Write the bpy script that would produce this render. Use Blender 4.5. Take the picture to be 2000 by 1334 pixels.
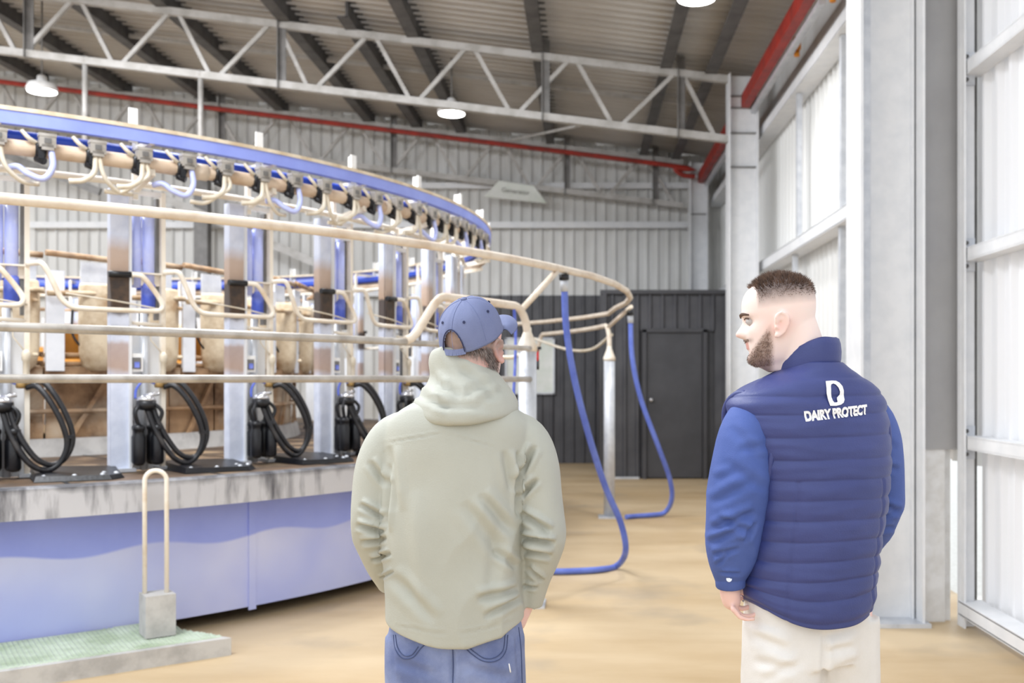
import bpy, bmesh, math, random
from math import sin, cos, pi, sqrt, radians, atan2
from mathutils import Vector, Matrix, noise

random.seed(7)
for o in list(bpy.data.objects):
    bpy.data.objects.remove(o, do_unlink=True)
SC = bpy.context.scene
COL = SC.collection

# ------------------------------------------------------------------ camera, sky, light, exposure
F = 1950.0; PX, PY, EYE = 1140.0, 742.0, 1.5      # lens in pixels, principal point, eye height
cam_d = bpy.data.cameras.new('camera'); cam = bpy.data.objects.new('camera', cam_d); COL.objects.link(cam)
cam.location = (0, 0, EYE); cam.rotation_euler = (pi/2, 0, 0)
cam_d.sensor_width = 36; cam_d.lens = F*36/2000
cam_d.shift_x = (1000-PX)/2000; cam_d.shift_y = (PY-667)/2000
cam_d.clip_start = 0.05; cam_d.clip_end = 200
cam_d.dof.use_dof = True; cam_d.dof.focus_distance = 2.45; cam_d.dof.aperture_fstop = 4.0
SC.camera = cam
w = bpy.data.worlds.new('overcast'); SC.world = w; w.use_nodes = True
bg = w.node_tree.nodes['Background']; bg.inputs[0].default_value = (0.91, 0.95, 1.0, 1); bg.inputs[1].default_value = 1.8
SC.view_settings.view_transform = 'Standard'; SC.view_settings.look = 'None'
SC.view_settings.gamma = 1; SC.view_settings.use_curve_mapping = False
SC.view_settings.exposure = -0.22

def area(name, loc, rot, sx, sy, power, col=(.93, .96, 1)):
    d = bpy.data.lights.new(name, 'AREA'); d.shape = 'RECTANGLE'; d.size = sx; d.size_y = sy
    d.energy = power; d.color = col
    o = bpy.data.objects.new(name, d); o.location = loc; o.rotation_euler = rot; COL.objects.link(o); return o

# unseen fill lights added under the roof to brighten the shed interior
for lx, ly, lz, e in ((-2.2, 7.6, 5.45, 330), (-6.5, 7.2, 5.9, 330), (-10.5, 9.0, 6.4, 330), (-3.0, 3.2, 5.5, 260), (-6.0, 9.6, 5.6, 260), (-11, 12.0, 5.9, 200)):
    area('interior_fill', (lx, ly, lz), (radians(12), 0, 0), 1.6, 1.6, e)

def at(x, y, Y):
    return Vector(((x-PX)*Y/F, Y, EYE-(y-PY)*Y/F))

# ------------------------------------------------------------------ materials
def lin(c):
    return tuple(((v/255)/12.92 if v/255 <= .04045 else ((v/255+.055)/1.055)**2.4) for v in c)
def nd(nt, t, **kw):
    n = nt.nodes.new(t)
    for k, v in kw.items():
        if k[0] == 'i': n.inputs[int(k[1:])].default_value = v
        else: setattr(n, k, v)
    return n
def mat(name, col, rough=.6, metal=0.0, col2=None, scale=6, bump=0, bscale=60, stretch=(1, 1, 1), contrast=(.4, .65), spec=.5, col3=None, scale3=2.0, c3=(.5, .7), coat=0, sheen=0):
    m = bpy.data.materials.new(name); m.use_nodes = True; nt = m.node_tree
    b = nt.nodes['Principled BSDF']
    b.inputs['Base Color'].default_value = (*lin(col), 1); b.inputs['Roughness'].default_value = rough
    b.inputs['Metallic'].default_value = metal; b.inputs['Specular IOR Level'].default_value = spec
    if coat: b.inputs['Coat Weight'].default_value = coat
    if sheen: b.inputs['Sheen Weight'].default_value = sheen
    tc = nd(nt, 'ShaderNodeTexCoord'); mp = nd(nt, 'ShaderNodeMapping'); mp.inputs['Scale'].default_value = stretch
    nt.links.new(tc.outputs['Object'], mp.inputs[0])
    src = None
    if col2:
        n = nd(nt, 'ShaderNodeTexNoise'); n.inputs['Scale'].default_value = scale; n.inputs['Detail'].default_value = 6; n.inputs['Roughness'].default_value = .6
        nt.links.new(mp.outputs[0], n.inputs['Vector'])
        r = nd(nt, 'ShaderNodeMapRange'); r.inputs[1].default_value = contrast[0]; r.inputs[2].default_value = contrast[1]
        nt.links.new(n.outputs['Fac'], r.inputs[0])
        mx = nd(nt, 'ShaderNodeMix', data_type='RGBA'); mx.inputs[6].default_value = (*lin(col), 1); mx.inputs[7].default_value = (*lin(col2), 1)
        nt.links.new(r.outputs[0], mx.inputs[0]); src = mx.outputs[2]
        if col3:
            n3 = nd(nt, 'ShaderNodeTexNoise'); n3.inputs['Scale'].default_value = scale3; n3.inputs['Detail'].default_value = 5
            nt.links.new(tc.outputs['Object'], n3.inputs['Vector'])
            r3 = nd(nt, 'ShaderNodeMapRange'); r3.inputs[1].default_value = c3[0]; r3.inputs[2].default_value = c3[1]
            nt.links.new(n3.outputs['Fac'], r3.inputs[0])
            m3 = nd(nt, 'ShaderNodeMix', data_type='RGBA'); m3.inputs[7].default_value = (*lin(col3), 1)
            nt.links.new(r3.outputs[0], m3.inputs[0]); nt.links.new(src, m3.inputs[6]); src = m3.outputs[2]
        nt.links.new(src, b.inputs['Base Color'])
    if bump:
        n2 = nd(nt, 'ShaderNodeTexNoise'); n2.inputs['Scale'].default_value = bscale; n2.inputs['Detail'].default_value = 4
        nt.links.new(mp.outputs[0], n2.inputs['Vector'])
        bp = nd(nt, 'ShaderNodeBump'); bp.inputs['Strength'].default_value = bump; bp.inputs['Distance'].default_value = .01
        nt.links.new(n2.outputs['Fac'], bp.inputs['Height']); nt.links.new(bp.outputs[0], b.inputs['Normal'])
    return m
def band(m, axis, stops, amount=1.0, nscale=8, nz=.15):
    """worn bands along one object axis: stops = [(pos, colour)], mixed over the base colour by alpha"""
    nt = m.node_tree; b = nt.nodes['Principled BSDF']
    tc = nd(nt, 'ShaderNodeTexCoord'); sp = nd(nt, 'ShaderNodeSeparateXYZ'); nt.links.new(tc.outputs['Object'], sp.inputs[0])
    n = nd(nt, 'ShaderNodeTexNoise'); n.inputs['Scale'].default_value = nscale; n.inputs['Detail'].default_value = 4
    nt.links.new(tc.outputs['Object'], n.inputs['Vector'])
    a = nd(nt, 'ShaderNodeMath', operation='MULTIPLY_ADD'); a.inputs[1].default_value = nz; nt.links.new(n.outputs['Fac'], a.inputs[0])
    nt.links.new(sp.outputs[axis], a.inputs[2])
    lo, hi = stops[0][0], stops[-1][0]
    r = nd(nt, 'ShaderNodeMapRange'); r.inputs[1].default_value = lo+nz*.5; r.inputs[2].default_value = hi+nz*.5; nt.links.new(a.outputs[0], r.inputs[0])
    cr = nd(nt, 'ShaderNodeValToRGB'); nt.links.new(r.outputs[0], cr.inputs[0])
    el = cr.color_ramp.elements
    while len(el) > 1: el.remove(el[-1])
    for i, (p, c, al) in enumerate(stops):
        e = el[0] if i == 0 else el.new((p-lo)/(hi-lo))
        e.position = (p-lo)/(hi-lo); e.color = (*lin(c), al)
    mx = nd(nt, 'ShaderNodeMix', data_type='RGBA'); nt.links.new(cr.outputs[1], mx.inputs[0]); nt.links.new(cr.outputs[0], mx.inputs[7])
    if b.inputs['Base Color'].links: nt.links.new(b.inputs['Base Color'].links[0].from_socket, mx.inputs[6])
    else: mx.inputs[6].default_value = b.inputs['Base Color'].default_value
    nt.links.new(mx.outputs[2], b.inputs['Base Color'])
    return m

M = {}
M['floor'] = mat('concrete_floor', (206, 184, 150), .5, 0, (184, 158, 120), .9, .12, 30, stretch=(.5, 1.4, 1), contrast=(.38, .66), col3=(168, 152, 130), scale3=1.1, c3=(.56, .74), spec=.35)
M['galv'] = mat('galvanised_steel', (214, 217, 222), .42, .25, (192, 196, 203), 9, .05, 40, contrast=(.35, .65))
M['galv_white'] = mat('pale_galvanised_steel', (228, 229, 231), .5, .03, (219, 221, 224), 7, .04, 40)
M['galv_dark'] = mat('dull_galvanised_steel', (128, 126, 124), .5, .2, (104, 102, 100), 5, .03, 40)
M['truss'] = mat('weathered_galvanised_tube', (188, 186, 183), .55, .1, (164, 161, 156), 5)
M['beam_dark'] = mat('shade_darkened_steel', (98, 97, 97), .6, .1, (76, 75, 75), 4)  # galvanised steel, colour darkened to carry the purlins' back-lit shade
M['sheet'] = mat('pale_wall_sheet', (216, 216, 214), .55, .0, (196, 195, 191), 2.2, 0, stretch=(1, 1, .3), contrast=(.42, .7))
M['roof'] = mat('dusty_roof_sheet', (194, 192, 189), .6, .0, (172, 169, 165), .8, 0, contrast=(.35, .7))
M['dark_sheet'] = mat('charcoal_wall_sheet', (84, 84, 88), .5, .0, (66, 66, 71), 1.5)
M['charcoal'] = mat('charcoal_flat_steel', (72, 72, 76), .5, .0, (62, 62, 66), 2)
M['red'] = mat('red_oxide_paint', (164, 44, 30), .55, 0, (128, 36, 26), 5)
M['conc'] = mat('grey_concrete', (198, 196, 192), .75, 0, (170, 168, 165), 7, .2, 50)
M['dusty_pipe'] = mat('dusty_cream_pipe', (230, 217, 200), .5, .0, (200, 178, 154), 6, .05, 60, stretch=(1, 1, 1), contrast=(.45, .75))
M['milk_pipe'] = mat('brown_dusted_pipe', (220, 199, 176), .5, .0, (190, 162, 134), 5)
M['steel_pipe'] = mat('worn_grey_pipe', (192, 187, 180), .38, .3, (158, 151, 142), 7, .03, 50)
M['cream'] = mat('cream_painted_steel', (240, 232, 218), .5, 0, (214, 192, 162), 5, contrast=(.5, .75))
M['white'] = mat('white_steel', (240, 240, 240), .45, 0, (218, 216, 212), 6)
M['blue_beam'] = mat('lavender_blue_paint', (150, 165, 238), .5, 0, (136, 150, 226), 3)
M['dust'] = mat('cream_dust', (228, 215, 192), .8, 0, (200, 180, 150), 8)
M['blue_pipe'] = mat('royal_blue_pipe', (34, 74, 186), .4, 0, (24, 58, 160), 5)
M['blue_tube'] = mat('pale_blue_tube', (190, 199, 250), .35, 0, (220, 225, 252), 8, contrast=(.5, .8))
M['blue_end'] = mat('blue_tube_end', (74, 96, 200), .4, 0, (130, 145, 230), 9)
M['hose_blue'] = mat('blue_hose', (104, 124, 205), .45, 0, (84, 104, 190), 6)
M['hose_white'] = mat('milky_hose', (226, 218, 202), .4, 0, (205, 190, 165), 8)
M['black'] = mat('black_rubber', (17, 18, 23), .36, 0, (38, 38, 43), 8, .1, 60, contrast=(.5, .8))
M['hose_black'] = mat('black_twin_hose', (26, 26, 30), .4, 0, (76, 71, 68), 10, contrast=(.52, .8))
M['brown'] = mat('muddy_sheet', (176, 142, 106), .7, 0, (100, 72, 48), 3.5, .2, 30, contrast=(.4, .65), col3=(204, 190, 168), scale3=2.2)
M['bin'] = mat('muddy_cream_plastic', (216, 200, 172), .55, 0, (150, 118, 80), 5, contrast=(.42, .72))
M['orange'] = mat('orange_panel', (206, 146, 60), .55, 0, (176, 118, 44), 5)
M['deck'] = mat('muddy_deck', (104, 82, 62), .6, 0, (58, 48, 40), 4, .2, 40, col3=(158, 134, 104), scale3=2.6)
M['edge'] = mat('stained_concrete_edge', (196, 196, 200), .7, 0, (66, 66, 73), 9, .1, 40, stretch=(1, 1, .16), contrast=(.5, .72))
band(M['edge'], 2, [(.80, (80, 80, 86), 0), (.90, (80, 80, 86), .05), (.945, (60, 60, 66), .85)], nscale=6, nz=.10)
M['post'] = band(mat('worn_stall_post', (218, 224, 240), .42, .0, (200, 207, 226), 8, .04, 40), 2,
     [(0, (150, 140, 125), 0), (.56, (170, 130, 92), .0), (.63, (168, 128, 88), .75), (.77, (160, 120, 84), .65), (.80, (170, 130, 92), 0), (.93, (90, 72, 58), 0), (.97, (74, 58, 46), .95), (1.17, (70, 54, 42), .95), (1.19, (176, 140, 102), .85), (1.33, (186, 152, 116), .75), (1.43, (190, 160, 130), 0)], nscale=14, nz=.06)
M['green'] = mat('pale_green_grating', (222, 234, 216), .6, 0, (188, 204, 176), 6)
M['gap_shade'] = mat('black_gap_shade', (14, 14, 17), .9)
M['flap'] = mat('worn_brown_rubber', (84, 64, 48), .6, 0, (50, 40, 34), 14, .15, 50, contrast=(.38, .66))
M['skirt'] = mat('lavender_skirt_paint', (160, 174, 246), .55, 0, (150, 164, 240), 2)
M['yellow'] = mat('orange_plastic', (222, 140, 30), .5)
M['paper'] = mat('white_board', (232, 234, 230), .5, 0, (215, 222, 212), 3)
M['brass'] = mat('brass_valve', (170, 140, 90), .35, .6)
M['chrome'] = mat('bright_steel', (215, 216, 220), .22, .8)
M['red_plastic'] = mat('red_plastic', (214, 32, 30), .4)
M['glare_ground'] = mat('glare_white_ground', (236, 235, 230), .8, 0, (222, 220, 214), 20)  # outside ground coloured near white to give daylight glare at the slit
M['ink'] = mat('faded_ink', (140, 138, 132), .7)
# skirt: lighter along the lower part, below a wavy line
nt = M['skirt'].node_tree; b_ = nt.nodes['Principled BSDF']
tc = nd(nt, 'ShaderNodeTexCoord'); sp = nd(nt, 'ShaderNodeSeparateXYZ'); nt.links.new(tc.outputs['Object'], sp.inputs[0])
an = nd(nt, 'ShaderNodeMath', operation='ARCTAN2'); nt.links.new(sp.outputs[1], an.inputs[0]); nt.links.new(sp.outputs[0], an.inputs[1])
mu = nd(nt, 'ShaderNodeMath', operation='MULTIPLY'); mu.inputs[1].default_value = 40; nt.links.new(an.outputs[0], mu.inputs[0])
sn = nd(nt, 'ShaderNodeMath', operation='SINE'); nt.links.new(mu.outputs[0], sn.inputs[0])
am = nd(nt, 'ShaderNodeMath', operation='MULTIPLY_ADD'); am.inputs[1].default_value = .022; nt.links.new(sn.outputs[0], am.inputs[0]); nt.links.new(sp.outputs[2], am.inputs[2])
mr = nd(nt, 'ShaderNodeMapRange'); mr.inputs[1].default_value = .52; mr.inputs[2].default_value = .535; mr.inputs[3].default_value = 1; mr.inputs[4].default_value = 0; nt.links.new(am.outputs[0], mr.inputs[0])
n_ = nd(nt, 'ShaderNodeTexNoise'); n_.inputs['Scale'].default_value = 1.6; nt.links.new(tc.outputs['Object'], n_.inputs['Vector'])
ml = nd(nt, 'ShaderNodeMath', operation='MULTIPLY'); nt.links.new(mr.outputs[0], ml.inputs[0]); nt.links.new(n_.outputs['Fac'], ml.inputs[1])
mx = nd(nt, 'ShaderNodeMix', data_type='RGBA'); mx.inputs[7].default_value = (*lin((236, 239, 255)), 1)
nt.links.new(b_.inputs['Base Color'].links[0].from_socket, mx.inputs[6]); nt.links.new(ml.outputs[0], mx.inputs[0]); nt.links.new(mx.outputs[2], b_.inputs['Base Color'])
# wall sheet that lets daylight glow through
def translucent(name, col, fac):
    m = mat(name, col, .5); nt = m.node_tree; b = nt.nodes['Principled BSDF']; out = nt.nodes['Material Output']
    t = nd(nt, 'ShaderNodeBsdfTranslucent'); t.inputs[0].default_value = (*lin(col), 1)
    s = nd(nt, 'ShaderNodeMixShader'); s.inputs[0].default_value = fac
    nt.links.new(b.outputs[0], s.inputs[1]); nt.links.new(t.outputs[0], s.inputs[2]); nt.links.new(s.outputs[0], out.inputs[0]); return m
M['clear_sheet'] = translucent('glowing_white_wall_sheet', (232, 232, 234), .20)
M['far_sheet'] = translucent('pale_far_bay_sheet', (222, 222, 220), .08)
M['flash'] = mat('grey_flashing', (172, 171, 171), .4, .2, (160, 159, 160), 1.5)
def emit(name, col, s):
    m = bpy.data.materials.new(name); m.use_nodes = True; b = m.node_tree.nodes['Principled BSDF']
    b.inputs['Base Color'].default_value = (*lin(col), 1); b.inputs['Emission Color'].default_value = (*lin(col), 1); b.inputs['Emission Strength'].default_value = s; return m
M['lamp'] = emit('lamp_lens', (255, 253, 248), 14)

# ------------------------------------------------------------------ mesh builder
class MB:
    def __init__(s): s.v = []; s.f = []; s.s = []
    def add(s, vs, fs, smooth=False):
        k = len(s.v); s.v.extend(Vector(p) for p in vs)
        for f in fs: s.f.append(tuple(i+k for i in f)); s.s.append(smooth)
        return s
    def box(s, c, d, rz=0, m=None):
        x, y, z = d[0]/2, d[1]/2, d[2]/2
        vs = [Vector((a*x, b*y, e*z)) for a in (-1, 1) for b in (-1, 1) for e in (-1, 1)]
        R = m if m else Matrix.Rotation(rz, 3, 'Z')
        return s.add([R @ p+Vector(c) for p in vs], [(0, 1, 3, 2), (4, 6, 7, 5), (0, 4, 5, 1), (2, 3, 7, 6), (0, 2, 6, 4), (1, 5, 7, 3)])
    def bar(s, p, q, wd, h, up=(0, 0, 1)):
        p, q = Vector(p), Vector(q); d = (q-p); L = d.length; d.normalize()
        u = Vector(up); sd = d.cross(u)
        if sd.length < 1e-4: sd = d.cross(Vector((0, 1, 0)))
        sd.normalize(); u = sd.cross(d)
        m = Matrix((sd, d, u)).transposed()
        return s.box((p+q)/2, (wd, L, h), m=m)
    def tube(s, pts, r, n=8, closed=False, smooth=True):
        pts = [Vector(p) for p in pts]; N = len(pts)
        rr = r if isinstance(r, (list, tuple)) else [r]*N
        T = []
        for i in range(N):
            a = pts[(i-1) % N] if (closed or i > 0) else pts[i]; b = pts[(i+1) % N] if (closed or i < N-1) else pts[i]
            t = b-a
            T.append(t.normalized() if t.length > 1e-9 else Vector((0, 0, 1)))
        u = T[0].orthogonal().normalized(); vs = []
        for i in range(N):
            u = (u-T[i]*u.dot(T[i])).normalized(); w_ = T[i].cross(u)
            for k in range(n):
                a = 2*pi*k/n; vs.append(pts[i]+(u*cos(a)+w_*sin(a))*rr[i])
        fs = []
        for i in range(N if closed else N-1):
            for k in range(n):
                j = (i+1) % N; fs.append((i*n+k, i*n+(k+1) % n, j*n+(k+1) % n, j*n+k))
        s.add(vs, fs, smooth)
        if not closed:
            k0 = len(s.v)-len(vs)
            s.f.append(tuple(k0+k for k in reversed(range(n)))); s.s.append(False)
            s.f.append(tuple(k0+(N-1)*n+k for k in range(n))); s.s.append(False)
        return s
    def limb(s, pts, rr, n=20):
        """tapered tube with rounded ends"""
        pts = [Vector(p) for p in pts]; d0 = (pts[0]-pts[1]).normalized(); d1 = (pts[-1]-pts[-2]).normalized()
        P, R = [], []
        for a in (80, 55, 28): P.append(pts[0]+d0*rr[0]*sin(radians(a))); R.append(rr[0]*cos(radians(a)))
        P += pts; R += list(rr)
        for a in (28, 55, 80): P.append(pts[-1]+d1*rr[-1]*sin(radians(a))); R.append(rr[-1]*cos(radians(a)))
        return s.tube(P, R, n)
    def loft(s, rings, caps=True, smooth=True, closed=True):
        n = len(rings[0]); vs = [p for r in rings for p in r]; fs = []
        for i in range(len(rings)-1):
            for k in range(n if closed else n-1):
                fs.append((i*n+k, i*n+(k+1) % n, (i+1)*n+(k+1) % n, (i+1)*n+k))
        s.add(vs, fs, smooth)
        if caps:
            k0 = len(s.v)-len(vs)
            s.f.append(tuple(k0+k for k in reversed(range(n)))); s.s.append(smooth)
            s.f.append(tuple(k0+(len(rings)-1)*n+k for k in range(n))); s.s.append(smooth)
        return s
    def lathe(s, prof, c=(0, 0, 0), n=20, smooth=True):
        c = Vector(c); return s.loft([[c+Vector((r*cos(2*pi*k/n), r*sin(2*pi*k/n), z)) for k in range(n)] for r, z in prof], True, smooth)
    def ball(s, c, r, n=12, sc=(1, 1, 1)):
        c = Vector(c); m = n//2+1
        return s.loft([[c+Vector((r*sc[0]*sin(pi*(i+.02)/(m+.04))*cos(2*pi*k/n), r*sc[1]*sin(pi*(i+.02)/(m+.04))*sin(2*pi*k/n), -r*sc[2]*cos(pi*(i+.02)/(m+.04)))) for k in range(n)] for i in range(m+1)])
    def prism(s, poly, z0, z1):
        n = len(poly)
        vs = [(x, y, z0) for x, y in poly]+[(x, y, z1) for x, y in poly]
        return s.add(vs, [tuple(reversed(range(n))), tuple(range(n, 2*n))]+[(i, (i+1) % n, n+(i+1) % n, n+i) for i in range(n)])
    def mesh(s, name, off=Vector((0, 0, 0))):
        me = bpy.data.meshes.new(name); me.from_pydata([p-off for p in s.v], [], s.f); me.update()
        me.polygons.foreach_set('use_smooth', s.s); return me

def curve(pts, n=8):
    """Catmull-Rom through points"""
    P = [Vector(p) for p in pts]; out = []
    for i in range(len(P)-1):
        a = P[i-1] if i else P[0]*2-P[1]; b, c = P[i], P[i+1]; d = P[i+2] if i+2 < len(P) else P[-1]*2-P[-2]
        for k in range(n):
            t = k/n; out.append(.5*((2*b)+(c-a)*t+(2*a-5*b+4*c-d)*t*t+(3*b-a-3*c+d)*t**3))
    out.append(P[-1]); return out
def interp(tab, x):
    """smooth interpolation in a table [(x, v...)]"""
    if x <= tab[0][0]: return tab[0][1:]
    if x >= tab[-1][0]: return tab[-1][1:]
    for i in range(len(tab)-1):
        if tab[i][0] <= x <= tab[i+1][0]:
            t = (x-tab[i][0])/(tab[i+1][0]-tab[i][0]); res = []
            h = tab[i+1][0]-tab[i][0]
            for j in range(1, len(tab[0])):
                m0 = (tab[i+1][j]-tab[max(i-1, 0)][j])/(tab[i+1][0]-tab[max(i-1, 0)][0])*h
                e = min(i+2, len(tab)-1); m1 = (tab[e][j]-tab[i][j])/(tab[e][0]-tab[i][0])*h
                res.append((2*t**3-3*t*t+1)*tab[i][j]+(t**3-2*t*t+t)*m0+(-2*t**3+3*t*t)*tab[i+1][j]+(t**3-t*t)*m1)
            return tuple(res)

def tag(o, label=None, cat=None, group=None, kind=None):
    if label: o['label'] = label
    if cat: o['category'] = cat
    if group: o['group'] = group
    if kind: o['kind'] = kind
    return o
def empty(name, loc=(0, 0, 0), label=None, cat=None, group=None, kind=None):
    o = bpy.data.objects.new(name, None); o.empty_display_size = .1; COL.objects.link(o); o.location = loc
    return tag(o, label, cat, group, kind)
def worldloc(o):
    v = Vector(o.location)
    while o.parent: o = o.parent; v = v+Vector(o.location)
    return v
def part(name, mb, m, parent, label=None, kind=None):
    """mesh given in world coordinates, parented to a thing that is only translated"""
    me = mb.mesh(name, worldloc(parent)) if isinstance(mb, MB) else mb
    if not me.materials: me.materials.append(m)
    o = bpy.data.objects.new(name, me); COL.objects.link(o); o.parent = parent
    return tag(o, label, kind=kind)
def solo(name, mb, m, label=None, cat=None, group=None, kind=None):
    xs = [p.x for p in mb.v]; ys = [p.y for p in mb.v]; zs = [p.z for p in mb.v]
    c = Vector(((min(xs)+max(xs))/2, (min(ys)+max(ys))/2, min(zs)))
    me = mb.mesh(name, c); me.materials.append(m)
    o = bpy.data.objects.new(name, me); COL.objects.link(o); o.location = c
    return tag(o, label, cat, group, kind)
def inst(name, me, parent, loc, rz=0, label=None):
    o = bpy.data.objects.new(name, me); COL.objects.link(o); o.parent = parent; o.location = Vector(loc)-worldloc(parent); o.rotation_euler.z = rz
    return tag(o, label)
def copy_tree(o, parent=None, skip=()):
    c = o.copy(); COL.objects.link(c); c.parent = parent
    for ch in list(o.children):
        if ch.name.split('.')[0] in skip: continue
        copy_tree(ch, c, skip)
    return c
ORD = ['first', 'second', 'third', 'fourth', 'fifth', 'sixth', 'seventh', 'eighth', 'ninth', 'tenth', 'eleventh', 'twelfth', 'thirteenth', 'fourteenth', 'fifteenth', 'sixteenth', 'seventeenth', 'eighteenth', 'nineteenth', 'twentieth']
# ------------------------------------------------------------------ the setting
def ribbed(length, width, pitch, depth, thick=.0):
    """one folded sheet: runs along local z, ribs across local x, ribs rise to -y"""
    mb = MB(); xs = []; n = round(width/pitch)
    for i in range(n):
        x = -width/2+i*pitch
        xs += [(x, 0), (x+pitch*.62, 0), (x+pitch*.72, -depth), (x+pitch*.90, -depth)]
    xs.append((width/2+.012, 0))
    k = len(xs)
    mb.add([(x, y, 0) for x, y in xs]+[(x, y, length) for x, y in xs], [(i, i+1, k+i+1, k+i) for i in range(k-1)])
    return mb
SLOPE = -.122
def zc(X): return 5.32+SLOPE*(X-1.83)      # top chord height of the trusses
SW = .76
# floor
fl = MB(); fl.add([(-30, -12, 0), (2.62, -12, 0), (2.62, 18.2, 0), (-30, 18.2, 0)], [(0, 1, 2, 3)])
gr = MB(); gr.add([(2.62, -20, -.01), (40, -20, -.01), (40, 40, -.01), (2.62, 40, -.01)], [(0, 1, 2, 3)]); solo('ground', gr, M['glare_ground'], kind='structure')
solo('floor', fl, M['floor'], kind='structure')
# back wall
wb = empty('wall_back', (-4, 18, 0), kind='structure')
nsh = 19
for i in range(nsh):
    X = 2.5-SW/2-i*SW; L = zc(X)+.26
    z0 = 3.0 if X > -3.4 else 0.02
    me = ribbed(L-z0, SW, .19, .035).mesh('wall_sheet'); me.materials.append(M['sheet'])
    inst('wall_sheet', me, wb, (X, 18, z0))
dk = ribbed(3.02, SW, .19, .03).mesh('dark_wall_sheet'); dk.materials.append(M['dark_sheet'])
for i in range(8):
    inst('dark_wall_sheet', dk, wb, (2.5-SW/2-i*SW, 17.96, 0.0), label='charcoal sheet below the pale wall')
g = MB(); g.box((-3.9, 17.86, 4.27), (12.0, .1, .11)); part('wall_girt', g, M['galv_white'], wb)
g = MB(); g.box((-1.5, 17.86, 4.97), (7.0, .1, .1)); part('wall_girt', g, M['galv_white'], wb)
g = MB(); g.box((-7.9, 17.86, 3.05), (8.6, .1, .11)); part('wall_girt', g, M['galv_white'], wb)
# charcoal room standing out from the back wall, with the door
rm = empty('wall_room', (1.1, 15.15, 0), kind='structure')
d2 = ribbed(2.81, .57, .19, .035).mesh('dark_wall_sheet'); d2.materials.append(M['dark_sheet'])
x0 = at(1176, 700, 15.15).x; 
xd0, xd1 = at(1262, 700, 15.15).x, at(1372, 700, 15.15).x
for X in (x0+.285,): inst('dark_wall_sheet', d2, rm, (X, 15.15, 0))
d3 = ribbed(2.81-2.24, .57, .19, .035).mesh('dark_wall_sheet'); d3.materials.append(M['dark_sheet'])
for k in range(2): inst('dark_wall_sheet', d3, rm, (x0+.57+.285+k*.57, 15.15, 2.24))
for k in range(2): inst('dark_wall_sheet', d2, rm, (x0+.57*3+.285+.0+k*.57, 15.15, 0))
g = MB(); g.box((1.45, 15.2, 1.41), (2.3, .03, 2.8)); part('backing_sheet', g, M['charcoal'], rm)
g = MB(); g.box((1.5, 15.12, 2.83), (2.5, .1, .06)); part('top_flashing', g, M['charcoal'], rm)
g = MB(); g.box((x0, 16.55, 1.41), (.04, 2.8, 2.82)); part('side_sheet', g, M['dark_sheet'], rm)
g = MB(); g.box(((x0+2.6)/2, 16.55, 2.84), (2.6-x0, 2.8, .03)); part('room_roof', g, M['charcoal'], rm)
g = MB(); g.box((x0+.03, 15.1, 1.4), (.07, .06, 2.8)); part('corner_flashing', g, M['charcoal'], rm)
dr = empty('door_1', ((xd0+xd1)/2, 15.12, 0), kind='structure')
g = MB(); g.box(((xd0+xd1)/2, 15.14, 1.12), (xd1-xd0-.02, .05, 2.2)); part('door_leaf', g, M['charcoal'], dr)
g = MB()
for X in (xd0-.03, xd1+.03): g.box((X, 15.13, 1.13), (.06, .12, 2.26))
g.box(((xd0+xd1)/2, 15.13, 2.25), (xd1-xd0+.12, .12, .06)); part('door_frame', g, M['charcoal'], dr)
g = MB(); g.ball((xd0+.07, 15.06, 1.2), .034, 12); g.tube([(xd0+.07, 15.12, 1.2), (xd0+.07, 15.07, 1.2)], .014); part('door_knob', g, M['chrome'], dr, 'round steel knob')
g = MB(); g.box((x0+.28, 15.08, .02), (.56, .04, .03)); g.box((xd0-.05, 15.09, .25), (.02, .03, .5)); part('kick_trim', g, M['galv'], dr)

# side wall: near bay and far bay
wr = empty('wall_right', (2.45, 9, 0), kind='structure')
def side_sheet(length, m, name='wall_sheet'):
    me = ribbed(length, SW, .19, .035).mesh(name); me.materials.append(m); return me
s_up, s_lo = side_sheet(4.6, M['clear_sheet']), side_sheet(1.0, M['clear_sheet'])
f_up, f_lo = side_sheet(4.6, M['far_sheet']), side_sheet(1.0, M['far_sheet'])
for i in range(8):
    Y = 6.2-SW/2-i*SW
    inst('wall_sheet', s_up, wr, (2.455, Y, 1.08), -pi/2); inst('wall_sheet', s_lo, wr, (2.475, Y, .1), -pi/2)
for i in range(16):
    inst('wall_sheet', f_up, wr, (2.5, 6.25+SW/2+i*SW, .96), -pi/2)
    if i: inst('wall_sheet', f_lo, wr, (2.52, 6.25+SW/2+i*SW, .02), -pi/2)
def girt(z, y0, y1, X=2.39, d=.12, h=.1, m='galv_white', name='wall_girt'):
    g = MB(); g.box((X-d/2+.006, (y0+y1)/2, z), (.012, y1-y0, h)); g.box((X, (y0+y1)/2, z+h/2), (d, y1-y0, .012)); g.box((X, (y0+y1)/2, z-h/2), (d, y1-y0, .012))
    return part(name, g, M[m], wr)
for z in (1.12, 2.26, 3.39, 4.5): girt(z, 1.0, 6.1, 2.37, .11, .07)
girt(.11, 1.0, 6.1, 2.36, .14, .08)
for z in (4.66, 2.95, 1.2): girt(z, 6.5, 17.9, 2.36, .2, .12)
for Y, z0, z1 in ((10.8, 2.95, 4.66), (8.97, 2.95, 4.66), (9.0, 1.2, 2.95), (11.0, 1.2, 2.95), (14.8, 2.95, 4.66)):
    g = MB(); g.box((2.33, Y, (z0+z1)/2), (.05, .08, z1-z0)); part('wall_stud', g, M['galv'], wr)
g = MB(); g.box((2.05, 13.7, 5.03), (.1, 9.4, .17)); part('eave_beam', g, M['red'], wr, 'red eave beam')
g = MB(); g.box((2.15, 13.7, 4.91), (.06, 9.4, .05)); part('eave_channel', g, M['galv'], wr)
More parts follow.
